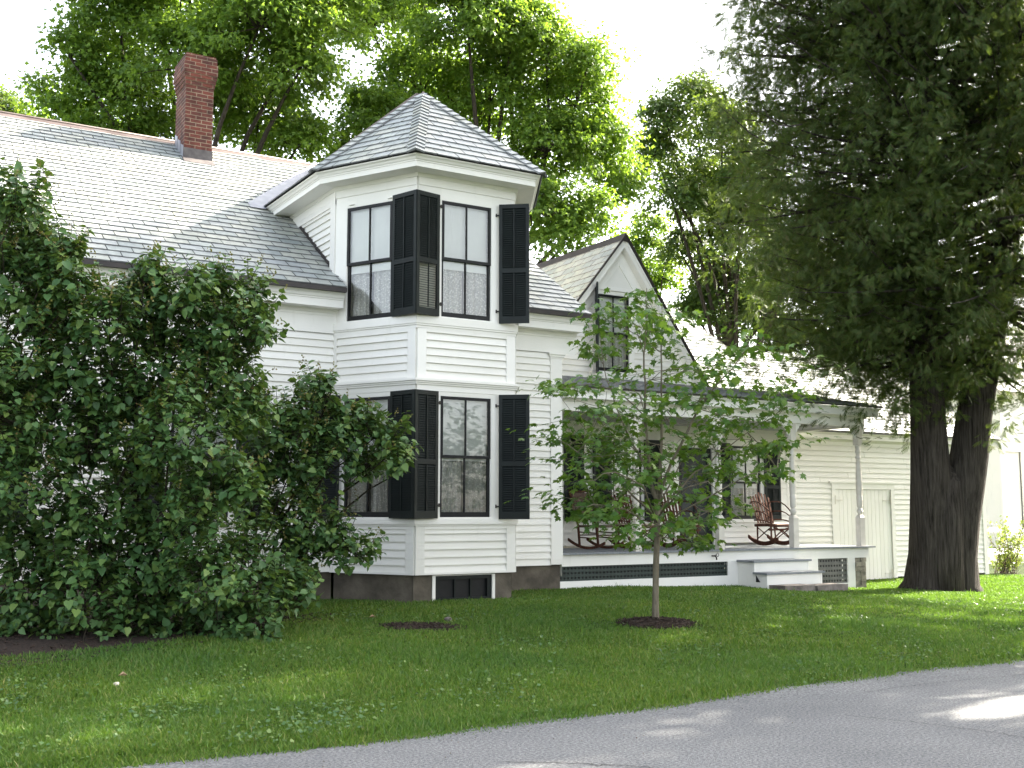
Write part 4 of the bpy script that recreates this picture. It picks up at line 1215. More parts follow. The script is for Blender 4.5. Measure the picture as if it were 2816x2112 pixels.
def curved(a, b, sag=0.0, wob=0.05, n=6, bow=None):
    a = np.array(a, float); b = np.array(b, float); ln = np.linalg.norm(b - a)
    off = rng.normal(0, wob * ln, 3) if bow is None else np.array(bow, float)
    return [a + (b - a) * t + off * math.sin(math.pi * t) + np.array((0, 0, -sag * 4 * t * (1 - t))) for t in np.linspace(0, 1, n)]

def broad_tree(name, label, base, crown_low, lobes, trunk_r, mat, bark, group=None, clump_k=24.0, leaves=135, lsize=0.15, category='tree', flat=0.55, tmpl=(T_MAPLE0, F_MAPLE0), clump_r=0.55):
    """lobes: (centre xyz, radius). trunk and limbs run up into the lobes; leaf clumps fill each lobe's outer shell"""
    base = np.array(base, float)
    t = thing(name, label, category, tuple(base), group)
    cs = np.array([l[0] for l in lobes]); rs = np.array([l[1] for l in lobes])
    top = cs[np.argmax(cs[:, 2])]
    mid = cs.mean(0); mid[2] = base[2] + crown_low
    mb = MB()
    hub = base * 0.35 + mid * 0.65; hub[2] = mid[2]
    mb.tube([base - (0, 0, 0.3), base + (0, 0, 0.15), base + (0, 0, 0.8)] + curved(base + (0, 0, 1.2), hub, 0, 0.02, 5)[0:], [trunk_r * 1.5, trunk_r * 1.2, trunk_r] + list(np.linspace(trunk_r * 0.95, trunk_r * 0.7, 5)), 10)
    P = []; A = []; N = []; S = []
    for c, r in zip(cs, rs):
        a = hub + (0, 0, min(0.6 * max(c[2] - hub[2], 0), 4.0) * rng.uniform(0, 1))
        a[:2] += (c[:2] - hub[:2]) * 0.12
        mb.tube(curved(hub, a, 0, 0.02, 3) + curved(a, c, -0.2, 0.06, 6)[1:], list(np.linspace(trunk_r * 0.36, 0.03, 8)), 6)
        nc = max(4, int(clump_k * r * r))
        d = rnd_dir(nc)
        d[:, 2] = np.where(d[:, 2] < -0.55, -d[:, 2], d[:, 2])
        q = c + d * r * (0.45 + 0.6 * rng.random((nc, 1)) ** 0.6)
        for k in range(0, nc, 3):
            mb.tube(curved(c, q[k], 0, 0.08, 4), [0.035, 0.026, 0.018, 0.008], 4, False)
        for qq, dd in zip(q, d):
            m = int(leaves * rng.uniform(0.6, 1.35))
            cr = clump_r * rng.uniform(0.65, 1.3)
            g = rng.normal(size=(m, 3)) * 0.55
            g[:, 2] *= flat
            tilt = dd * 0.35
            off = g * cr
            off[:, 2] -= 0.35 * (off[:, :2] @ dd[:2])
            P.append(qq + off)
            ax = off * 0.9 + dd * 0.25 + rng.normal(size=(m, 3)) * 0.35; ax[:, 2] -= 0.5
            A.append(ax)
            nn = rng.normal(size=(m, 3)) * 0.5 + np.array((0, 0, 0.9)) + dd * 0.4
            N.append(nn)
            S.append(lsize * rng.uniform(0.65, 1.25, m))
    mb.build("trunk", bark, t)
    leaf_cloud("crown", *tmpl, np.concatenate(P), np.concatenate(A), np.concatenate(N), np.concatenate(S), mat, t)
    return t

def pxlobes(lst, depth, dj=1.6, scale=1.0):
    out = []
    for (x, y, r) in lst:
        d = depth + rng.uniform(-dj, dj)
        out.append((at(x, y, d), r * d / 2401 * scale))
    return out

def ground(p):
    return np.array((p[0], p[1], float(L(p[0], p[1]))))

# ------------------------------------------------------------------ trees behind the house
b0 = at(480, 1000, 32); b0[2] = 0.2
broad_tree("maple_tree", 'tall spreading maple behind the brick chimney, its crown running off the top of the photo', b0, 6.5,
    pxlobes([(260, 40, 130), (400, -40, 170), (150, 122, 62), (110, 225, 68), (255, 220, 130), (420, 150, 150), (560, 60, 150), (560, 250, 120), (330, 320, 90), (650, 150, 100), (640, 320, 80), (700, 30, 110), (480, -170, 200), (300, -120, 120), (200, 330, 80)], 31, 1.8, 0.85), 0.42, 'bgleaf', 'bgbark', 'maples behind the house')
b0 = at(1000, 1000, 36); b0[2] = 0.2
broad_tree("maple_tree", 'tall bright green maple rising directly behind the bay tower roof', b0, 7,
    pxlobes([(800, 60, 120), (900, -40, 120), (1010, 50, 140), (1110, 60, 100), (1180, 130, 100), (1270, 145, 62), (1245, 230, 100), (1300, 320, 75), (1340, 395, 55), (1180, 330, 115), (1150, 450, 105), (1230, 520, 75), (1060, 220, 130), (910, 210, 125), (800, 260, 95), (730, 340, 50), (1280, 470, 55), (1030, -90, 130)], 35, 1.8, 0.86), 0.42, 'bgleaf', 'bgbark', 'maples behind the house')
b0 = at(1590, 1000, 42); b0[2] = 0.2
broad_tree("maple_tree", 'darker leafy tree behind the wing roof, between the gable and the big cedar', b0, 5,
    pxlobes([(1440, 265, 58), (1415, 335, 55), (1500, 225, 55), (1560, 300, 85), (1450, 420, 62), (1540, 420, 85), (1600, 520, 95), (1470, 545, 50), (1560, 640, 85), (1500, 680, 45), (1640, 690, 75), (1620, 400, 80), (1700, 600, 90), (1720, 750, 70), (1850, 640, 90), (1800, 500, 90)], 41, 2.0, 0.95), 0.36, 'bgleaf2', 'bgbark', 'maples behind the house', clump_k=24)
b0 = at(1385, 1000, 47); b0[2] = 0.2
broad_tree("small_tree", 'small sunlit yellow green tree showing just right of the gable peak', b0, 5,
    pxlobes([(1388, 545, 40), (1400, 480, 32), (1350, 590, 45), (1430, 600, 40)], 46, 0.8), 0.2, 'bgleaf', 'bgbark', clump_k=22)
b0 = at(0, 1000, 50); b0[2] = 0.2
broad_tree("small_tree", 'dark distant tree at the left edge of the photo above the roof ridge', b0, 6,
    pxlobes([(5, 245, 45), (45, 262, 40), (-60, 240, 70)], 49, 0.8), 0.25, 'bgleaf2', 'bgbark', clump_k=14)

# ------------------------------------------------------------------ the big cedar
def cedar(name, label, base, fn_r, z0, z1, nb, twin=True, group=None, per=46):
    base = np.array(base, float)
    t = thing(name, label, 'tree', tuple(base), group)
    mb = MB()
    B = base
    if twin:
        d = 22.45
        left = [at(2002, 1292, d), at(2006, 1262, d), at(2010, 1200, d), at(2012, 1120, d), at(2012, 1050, d), at(2008, 980, d), at(2004, 900, d), at(2000, 780, d), at(1995, 600, d), at(2000, 400, d), at(2002, 200, d), at(2000, -150, d)]
        right = [at(2068, 1294, d + .1), at(2066, 1262, d + .1), at(2066, 1200, d + .1), at(2072, 1120, d + .1), at(2082, 1050, d + .1), at(2094, 980, d + .1), at(2104, 900, d + .1), at(2125, 780, d + .1), at(2165, 600, d), at(2190, 400, d), at(2200, 150, d), at(2200, -100, d)]
        for pts, rr in ((left, [0.64, 0.49, 0.43, 0.42, 0.41, 0.37, 0.34, 0.32, 0.28, 0.22, 0.15, 0.04]), (right, [0.60, 0.45, 0.40, 0.40, 0.40, 0.37, 0.345, 0.32, 0.26, 0.2, 0.13, 0.04])):
            mb.tube(pts, rr, 20)
        mb.tube([at(2036, 1290, d - .12), at(2038, 1200, d - .12), at(2042, 1110, d - .1), at(2049, 1040, d - .05), at(2051, 1006, d)], [0.45, 0.40, 0.36, 0.27, 0.06], 16)
        axes = [np.array(left), np.array(right)]
    else:
        pts = curved(B - (0, 0, 0.2), B + (0, 0, z1 - B[2]), 0, 0.005, 10)
        mb.tube(pts, list(np.linspace(0.4, 0.04, 10)), 10)
        axes = [np.array(pts)]
    P = []; A = []; N = []; S = []
    for i in range(nb):
        ax = axes[rng.integers(len(axes))]
        z = z0 + (z1 - z0) * rng.random() ** 0.9
        k = np.argmin(abs(ax[:, 2] - z)); o = ax[k].copy(); o[2] = z
        az = rng.uniform(0, 2 * math.pi) if rng.random() < 0.72 else R(149) + rng.normal(0, 0.8)
        ln = fn_r(z, az) * rng.uniform(0.66, 1.03)
        c = np.array((math.cos(az), math.sin(az), 0))
        cen = base + np.array((0.25, 0, 0))
        e = np.array((cen[0], cen[1], z)) + c * ln; e[2] = z + (-0.12 + 0.42 * min(1, max(0, (z - 8) / 4))) * ln + rng.normal(0, 0.16) * ln
        pts = curved(o, e, 0.06 * ln, 0.04, 7)
        mb.tube(pts, list(np.linspace(0.06, 0.005, 7)), 5, False)
        mt = max(4, int(per / 11 * (0.5 + ln / 4.5) * (0.55 if math.cos(az - R(10)) > 0.35 and z < 13 else 1.0)))
        tt = rng.random(mt) ** 0.5 * 1.02
        pp = np.array(pts)
        idx = tt * 6; i0 = np.minimum(idx.astype(int), 5); fr_ = (idx - i0)[:, None]
        q = pp[i0] * (1 - fr_) + pp[i0 + 1] * fr_
        q = q + np.clip(rng.normal(size=(mt, 3)), -1.5, 1.5) * np.array((0.36, 0.36, 0.50)) * (0.5 + tt[:, None] * 0.7) - np.array((0, 0, 0.12))
        k = 12
        tdir = unit(c * 0.35 + rng.normal(size=(mt, 3)) * 0.65 + np.array((0, 0, -0.35)))
        qq = np.repeat(q, k, 0); dd = np.repeat(tdir, k, 0); m = len(qq)
        off = np.clip(rng.normal(size=(m, 3)), -1.8, 1.8) * np.array((0.12, 0.12, 0.09))
        P.append(qq + off)
        A.append(dd * 0.9 + off * 3.0 + rng.normal(size=(m, 3)) * 0.28 + np.array((0, 0, -0.18)))
        N.append(rng.normal(size=(m, 3)) * 0.8 + np.array((0, 0, 0.8)))
        S.append(rng.uniform(0.11, 0.24, m))
    for _ in range(26):                                          # bare grey twigs among the foliage
        a = base + np.array((rng.normal(0, 1.8), rng.normal(0, 1.5), rng.uniform(4.5, 10)))
        e = a + rng.normal(size=3) * np.array((0.8, 0.8, 0.4))
        mb.tube(curved(a, e, 0.1, 0.12, 6), [0.018, 0.015, 0.012, 0.01, 0.008, 0.005], 4, False)
    mb.build("trunk", 'cedarbark', t)
    leaf_cloud("crown", T_SPRAY, F_SPRAY, np.concatenate(P), np.concatenate(A), np.concatenate(N), np.concatenate(S), 'cedarleaf', t)
    return t
cb_ = np.array((19.1, 14.95, 0.0))
def r1(z, az):
    lo = 1.0 + (z - 4.3) * 2.3 if z < 6.1 else 5.0
    if math.cos(az - R(149)) > 0.3 and z < 6.3: lo = 1.2 + (z - 4.2) * 1.8
    hi = 5.5 if z < 13.5 else 5.5 - (z - 13.5) * 0.8
    return max(0.8, min(lo, hi)) * (1 - 0.42 * max(0.0, math.sin(az)) ** 3)
cedar("cedar_tree", 'huge dark cedar with a forked double trunk on the lawn at the right', cb_, r1, 4.2, 17.5, 780, per=175)
def r2(z, az): return max(0.5, 4.3 * (1 - (z - 3) / 15))
cedar("cedar_tree", 'dark cedar further right along the lawn, beyond the double trunked one', (28.0, 10.6, 0.0), r2, 2.6, 16.5, 170, False, per=70)

# trees along the road to the right, outside the picture, that shade the road and the lawn
for (x, y, h, lab) in ((23.0, 7.2, 19.0, 'roadside maple nearest the two cedars, shading the road'), (33.0, 4.5, 21, 'tall roadside maple farthest along the road to the right'), (21.5, 1.2, 17.0, 'roadside maple on the camera side of the road')):
    lob = []
    for k in range(16):
        d = rnd_dir(1)[0]
        lob.append((np.array((x, y, h * 0.66)) + d * np.array((2.6, 2.5, h * 0.26)), rng.uniform(1.3, 1.8)))
    broad_tree("maple_tree", lab, (x, y, 0.0), h * 0.35, lob, 0.3, 'bgleaf', 'bgbark', 'roadside maples', clump_k=11, leaves=72, lsize=0.22)

# ------------------------------------------------------------------ lilac bushes
def lilac(label, base, lobes, depth, dj=0.5, k=44.0, stems=9, ls=0.092, group='lilac bushes along the house', low=False, wl=13):
    base = np.array(base, float); base[2] = float(L(base[0], base[1]))
    t = thing("lilac_bush", label, 'bush', tuple(base), group)
    mb = MB(); P = []; A = []; N = []; S = []; BP = []; BA = []
    lb = pxlobes(lobes, depth, dj)
    for (c, r) in lb:
        for _ in range(1):
            b = base + np.array((rng.normal(0, 0.35), 0.7 + rng.normal(0, 0.25), 0))
            if low: b = np.array((c[0] + rng.normal(0, 0.2), c[1] + 0.15 + rng.normal(0, 0.15), 0.0))
            b[2] = float(L(b[0], b[1])) - 0.05
            e = c + rnd_dir(1)[0] * r * 0.5
            mid = b * 0.5 + e * 0.5; mid[2] += 0.12 * np.linalg.norm(e - b)
            pts = [b, b * 0.75 + mid * 0.25 + rng.normal(0, 0.04, 3), (b + mid) / 2 + rng.normal(0, 0.05, 3), mid + rng.normal(0, 0.06, 3), (mid + e) / 2 + rng.normal(0, 0.06, 3), e]
            r0 = (0.022 if not low else 0.006) * rng.uniform(0.7, 1.4)
            mb.tube(pts, list(np.linspace(r0, 0.007, 6)), 6, False)
        nc = max(9, int(k * r * r * 8.5 + 9))
        d = rnd_dir(nc); d[:, 2] = np.where(d[:, 2] < -0.7, -d[:, 2], d[:, 2])
        q = c + d * r * (0.35 + 0.7 * rng.random((nc, 1)) ** 0.5)
        nx = int(nc * 0.16)                                       # loose shoots standing out of the mass
        q[:nx] = c + d[:nx] * r * rng.uniform(1.0, 1.35, (nx, 1)) + np.array((0, 0, 0.10))
        for j in range(nc):
            ln = rng.uniform(0.16, 0.34)
            dr = d[j] * 0.7 + rng.normal(size=3) * 0.35; dr[2] += 0.45; dr /= np.linalg.norm(dr)
            a = q[j] - dr * ln * 0.5; b = q[j] + dr * ln * 0.5
            if b[2] < 0.24: continue
            mb.tube([a - d[j] * 0.12, a, b], [0.005, 0.004, 0.0025], 4, False)
            m = int(wl * rng.uniform(0.7, 1.2)) // 2
            for i in range(m):
                p = a + (b - a) * (i + 0.5) / m
                s0 = unit(np.cross(dr, rng.normal(size=3)))
                for s in (-1, 1):
                    ax = s0 * s * 0.9 + dr * 0.35 + rng.normal(size=3) * 0.15; ax[2] -= 0.35
                    P.append(p + s0 * s * 0.02); A.append(ax)
                    N.append(np.array((0, 0, 0.9)) + dr * 0.5 + rng.normal(size=3) * 0.35 - s0 * s * -0.2)
                    S.append(ls * rng.uniform(0.45, 1.25))
            if dr[2] > 0.55 and rng.random() < 0.30 and not low:
                for i in range(10):
                    BP.append(b + dr * 0.012 * i + rng.normal(size=3) * 0.012); BA.append(rng.normal(size=3) + dr)
    mb.build("stems", 'lilacbark', t)
    leaf_cloud("foliage", T_HEART, F_HEART, P, A, N, S, 'lilacleaf', t)
    if BP: leaf_cloud("seed_heads", T_SIMPLE, F_SIMPLE, BP, BA, rng.normal(size=(len(BP), 3)), np.full(len(BP), 0.03), 'budleaf', t)
    return t
lilac('tallest lilac bush, at the left edge of the photo reaching above the eave', (0.7, 12.6, 0), [(40, 440, 60), (15, 510, 80), (60, 560, 80), (130, 570, 60), (160, 640, 60), (20, 640, 100), (60, 760, 110), (-40, 900, 140), (90, 930, 120), (150, 720, 70), (30, 1060, 120), (165, 830, 70)], 12.2)
lilac('broad middle lilac bush in front of the left house wall, topped with seed heads', (2.7, 12.8, 0), [(320, 600, 42), (300, 660, 70), (400, 640, 60), (470, 620, 40), (545, 655, 48), (420, 720, 95), (520, 720, 70), (240, 700, 60), (340, 800, 110), (470, 830, 100), (260, 880, 90), (400, 950, 110), (520, 900, 60), (300, 1020, 80), (200, 960, 70), (430, 1080, 66), (525, 1050, 50)], 12.4)
lilac('smaller lilac bush leaning over the lower left window of the bay', (4.7, 13.5, 0), [(700, 850, 38), (660, 900, 60), (740, 930, 60), (610, 940, 60), (800, 930, 42), (850, 960, 38), (860, 1010, 26), (700, 1000, 70), (620, 1040, 70), (790, 1000, 42), (740, 1180, 66), (660, 1150, 70), (640, 1220, 60), (560, 1010, 50), (570, 1110, 50)], 13.9, 0.35)
lilac('low dark lilac growth at the left end of the bed', (1.2, 12.0, 0), [(40, 1210, 100), (150, 1190, 90), (60, 1300, 80), (190, 1290, 90), (280, 1230, 80), (120, 1385, 56), (270, 1360, 66), (200, 1120, 60), (30, 1385, 60), (190, 1390, 50)], 12.2, 0.4, k=40, low=True)
lilac('low dark lilac growth at the right end of the bed beside the bay', (3.4, 12.3, 0), [(360, 1220, 90), (450, 1250, 90), (540, 1230, 80), (600, 1290, 60), (380, 1330, 70), (480, 1340, 62), (560, 1350, 54), (420, 1380, 44), (500, 1385, 40), (340, 1385, 44), (640, 1270, 40), (440, 1120, 60), (330, 1130, 50)], 12.4, 0.4, k=40, low=True)

# ------------------------------------------------------------------ young maple with its ring of mulch
MP = np.array((9.016, 11.412, float(L(9.016, 11.412))))
def young_maple():
    t = thing("young_maple", 'slender young maple in a ring of mulch in front of the porch', 'tree', tuple(MP))
    d = 14.15
    mb = MB()
    A_ = lambda x, y, dd=0.0: at(x, y, d + dd)
    trunk = [MP - (0, 0, 0.1), MP + (0, 0, 0.02), A_(1416, 1290), A_(1417, 1220), A_(1420, 1150), A_(1418, 1080)]
    mb.tube(trunk, [0.062, 0.050, 0.042, 0.040, 0.038, 0.036], 10)
    tips = []
    def limb(pts, r0, r1_):
        P = [np.array(p, float) for p in pts]; out = []
        for i in range(len(P) - 1):
            for k in range(3):
                out.append(P[i] + (P[i + 1] - P[i]) * k / 3 + (rng.normal(0, 0.012, 3) if k else 0))
        out.append(P[-1])
        mb.tube(out, list(np.linspace(r0, r1_, len(out))), 7, False)
        return out
    limbs = [
        limb([A_(1418, 1080), A_(1402, 1000), A_(1393, 900), A_(1391, 800), A_(1395, 700), A_(1397, 622)], 0.026, 0.004),
        limb([A_(1418, 1080), A_(1428, 980, .1), A_(1430, 880, .15), A_(1428, 760, .2), A_(1430, 660, .2)], 0.024, 0.004),
        limb([A_(1420, 1090), A_(1450, 1000, -.1), A_(1500, 900, -.2), A_(1540, 840, -.3), A_(1600, 770, -.3), A_(1640, 725, -.3)], 0.022, 0.003),
        limb([A_(1418, 1070), A_(1380, 980, .2), A_(1340, 900, .3), A_(1310, 820, .4), A_(1295, 720, .4)], 0.018, 0.003),
        limb([A_(1420, 1110), A_(1500, 1020, .3), A_(1580, 960, .5), A_(1680, 880, .6)], 0.016, 0.003),
        limb([A_(1419, 1120), A_(1340, 1040, -.3), A_(1270, 990, -.5), A_(1205, 950, -.5)], 0.016, 0.003),
        limb([A_(1420, 1150), A_(1350, 1100, -.5), A_(1280, 1090, -.7), A_(1235, 1095, -.7)], 0.012, 0.003),
        limb([A_(1420, 1140), A_(1500, 1090, -.4), A_(1590, 1040, -.6), A_(1680, 1010, -.6)], 0.014, 0.003),
        limb([A_(1420, 1120), A_(1470, 1060, -.8), A_(1530, 1040, -1.1), A_(1560, 1070, -1.2)], 0.012, 0.003),
        limb([A_(1420, 1130), A_(1390, 1050, -.9), A_(1330, 1020, -1.2), A_(1260, 1040, -1.2)], 0.012, 0.003),
        limb([A_(1418, 1100), A_(1400, 1010, .7), A_(1360, 960, 1.0), A_(1300, 940, 1.1)], 0.012, 0.003),
        limb([A_(1418, 1100), A_(1470, 1000, .8), A_(1520, 940, 1.1), A_(1590, 900, 1.2)], 0.012, 0.003),
        limb([A_(1420, 1160), A_(1440, 1140, -.4), A_(1490, 1150, -.7), A_(1530, 1170, -.7)], 0.009, 0.002),
        limb([A_(1393, 900), A_(1330, 840, -.2), A_(1270, 830, -.3), A_(1215, 840, -.3)], 0.010, 0.002),
    ]
    layers = [(1225, 945, 55), (1290, 985, 80), (1250, 880, 50), (1300, 880, 70), (1230, 835, 40), (1290, 760, 55), (1310, 690, 40), (1340, 950, 70), (1370, 1040, 80), (1290, 1090, 70), (1240, 1090, 35), (1350, 1130, 70),
              (1395, 650, 35), (1400, 740, 60), (1430, 690, 45), (1430, 800, 75), (1380, 850, 70), (1450, 900, 90), (1520, 860, 70), (1560, 800, 60), (1620, 745, 50), (1650, 830, 55), (1690, 880, 40), (1600, 900, 70), (1540, 960, 80),
              (1620, 970, 60), (1500, 1040, 90), (1580, 1030, 50), (1680, 1015, 24), (1530, 1105, 50), (1480, 1130, 60), (1400, 1170, 45), (1330, 1060, 70), (1420, 960, 90), (1500, 1165, 30), (1280, 1000, 60), (1460, 1020, 80), (1690, 960, 24), (1370, 700, 40)]
    P = []; A = []; N = []; S = []
    allp = np.concatenate([np.array(l) for l in limbs])
    for (x, y, r) in layers:
        dd = rng.uniform(-0.9, 0.9)
        c = A_(x, y, dd); rr = r * d / 2401
        o = allp[np.argmin(np.linalg.norm(allp - c - np.array((0, 0, -0.15)), axis=1))]
        tw = curved(o, c, 0.02, 0.05, 5)
        mb.tube(tw, [0.007, 0.006, 0.005, 0.004, 0.003], 5, False)
        for _ in range(3 + int(rr * 13)):
            e = c + rng.normal(size=3) * np.array((0.75, 0.75, 0.32)) * rr
            mb.tube(curved(tw[2] if rng.random() < .5 else c, e, 0.02, 0.06, 4), [0.004, 0.0035, 0.003, 0.002], 4, False)
            for j in range(int(rng.uniform(11, 17))):
                p = e + rng.normal(size=3) * np.array((0.15, 0.15, 0.05))
                ax = (p - c) * 1.6 + rng.normal(size=3) * 0.45; ax[2] = -0.45 + rng.normal() * 0.25
                P.append(p); A.append(ax); N.append(np.array((0, 0, 1.0)) + rng.normal(size=3) * 0.30); S.append(rng.uniform(0.07, 0.12))
    mb.build("trunk", 'maplebark', t)
    leaf_cloud("crown", T_MAPLE, F_MAPLE, P, A, N, S, 'mapleleaf', t)
young_maple()

def patch(name, label, cx, cy, rx_, ry_, mat, h=0.05, rot=0.0, kind='structure', chips=220, chipmat=None, chipname='mulch_chips'):
    mb = MB(); n = 28; rings = (0.0, 0.35, 0.7, 0.9, 1.0)
    vs = []; fs = []
    for k, rr in enumerate(rings):
        for i in range(n):
            a = 2 * math.pi * i / n
            w = 1 + 0.10 * math.sin(3 * a + 1) + 0.06 * math.sin(7 * a) + rng.normal(0, 0.05)
            x, y = rr * w * rx_ * math.cos(a), rr * w * ry_ * math.sin(a)
            X_, Y_ = cx + x * math.cos(rot) - y * math.sin(rot), cy + x * math.sin(rot) + y * math.cos(rot)
            vs.append((X_, Y_, float(L(X_, Y_)) + 0.006 + h * (1 - rr ** 2) + rng.normal(0, 0.006) * (rr < 1)))
    for k in range(len(rings) - 1):
        for i in range(n):
            fs.append((k * n + i, k * n + (i + 1) % n, (k + 1) * n + (i + 1) % n, (k + 1) * n + i))
    mb.add(vs, fs)
    for _ in range(chips):
        a = rng.uniform(0, 2 * math.pi); rr = math.sqrt(rng.random()) * 1.08
        x, y = rr * rx_ * math.cos(a), rr * ry_ * math.sin(a)
        X_, Y_ = cx + x * math.cos(rot) - y * math.sin(rot), cy + x * math.sin(rot) + y * math.cos(rot)
        z = float(L(X_, Y_)) + 0.008 + h * max(0, 1 - rr ** 2)
        c = np.array((X_, Y_, z + 0.012)); d = rnd_dir(1)[0] * np.array((1, 1, 0.4)) * rng.uniform(0.015, 0.045)
        mb.bar(c - d, c + d, rng.uniform(0.008, 0.02), 0.007)
    o = mb.build(name, mat)
    tag(o, label, 'mulch' if 'mulch' in name else 'soil', kind=kind)
    return o
patch("mulch_ring", 'ring of brown wood mulch round the foot of the young maple', 8.95, 11.25, 0.52, 0.40, 'mulch', 0.05, -0.5, 'stuff', 420)
patch("bare_soil", 'worn oval of bare brown soil in the lawn in front of the bay', 6.05, 12.1, 0.50, 0.34, 'mulch', 0.02, -0.5, 'structure', 260)
patch("planting_bed", 'dark bed of soil and dead leaves under the lilac bushes', 1.0, 13.5, 4.2, 2.0, 'mulch', 0.02, 0.06, 'structure', 1500)

# ------------------------------------------------------------------ grass
def grass():
    n = 420000
    out_x = []; out_y = []
    while sum(len(a) for a in out_x) < n:
        m = 500000
        az = rng.uniform(R(2), R(60), m)
        dist = 7.0 + 24.0 * rng.random(m) ** 2.0
        x = dist * np.sin(az); y = dist * np.cos(az)
        e = road_edge(x)
        ok = (y > e - 0.10 + rng.normal(0, 0.05, m)) & (y < 30)
        ok &= ~((x > -6) & (x < 9.7) & (y > YW))
        ok &= ~((x > XR) & (x < SX1) & (y > YG - 0.05))
        ok &= ~((x > XR - 1) & (x < 18.4) & (y > PY - 0.03)) & ~((x > 14.7) & (x < 16.4) & (y > 14.92))
        ok &= ~((x > 7.0) & (x < 9.1) & (y > YC) & (y < 16.1)) & ~((x + (y - YC) * 0.54 > 7.2) & (x < 8) & (y > YC))
        for (cx, cy, a, b, rot) in ((8.95, 11.25, 0.48, 0.36, -0.5), (6.05, 12.1, 0.40, 0.27, -0.5), (1.0, 13.5, 4.0, 1.78, 0.06)):
            dx, dy = x - cx, y - cy
            u = dx * math.cos(rot) + dy * math.sin(rot); w = -dx * math.sin(rot) + dy * math.cos(rot)
            rr = (u / a) ** 2 + (w / b) ** 2
            ok &= rr > 1 - 0.12 * rng.random(m)
        out_x.append(x[ok]); out_y.append(y[ok])
    x = np.concatenate(out_x)[:n]; y = np.concatenate(out_y)[:n]
    dist = np.hypot(x, y)
    patchy = 0.5 + 0.5 * np.sin(x * 1.9 + 2 * np.sin(y * 1.3)) * np.sin(y * 2.3 + 1.5 * np.sin(x * 0.8))
    h = (0.022 + 0.032 * rng.random(n)) * (0.6 + 0.75 * patchy)
    near_edge = np.exp(-((y - road_edge(x)) / 0.35) ** 2)
    h *= 1 + 0.45 * near_edge * rng.random(n)
    h *= np.where(rng.random(n) < 0.012, 1.9, 1.0)
    w = 0.0032 + 0.00018 * dist * 0.9 + 0.0012 * rng.random(n)
    a = rng.uniform(0, 2 * math.pi, n); ln = rng.normal(0, 0.5, n)
    d = np.stack([np.cos(a), np.sin(a), np.zeros(n)], -1)
    la = a + rng.normal(0, 1.0, n) + math.pi / 2
    lean = np.stack([np.cos(la), np.sin(la), np.zeros(n)], -1) * (h * (0.25 + 0.6 * rng.random(n)))[:, None]
    b = np.stack([x, y, L(x, y) - 0.004], -1)
    up = np.array((0, 0, 1.0))
    v = np.stack([b - d * w[:, None], b + d * w[:, None],
                  b + d * w[:, None] * 0.8 + lean * 0.4 + up * (h * 0.6)[:, None], b - d * w[:, None] * 0.8 + lean * 0.4 + up * (h * 0.6)[:, None],
                  b + lean + up * h[:, None]], 1)
    k = (np.arange(n) * 5)[:, None]
    loops = np.concatenate([k + 0, k + 1, k + 2, k + 0, k + 2, k + 3, k + 3, k + 2, k + 4], 1).reshape(-1)
    o = fast_mesh("grass", v.reshape(-1, 3), loops, 3, 'grass')
    tag(o, 'short mown grass blades covering the lawn up to the road edge', 'grass', kind='stuff')
grass()

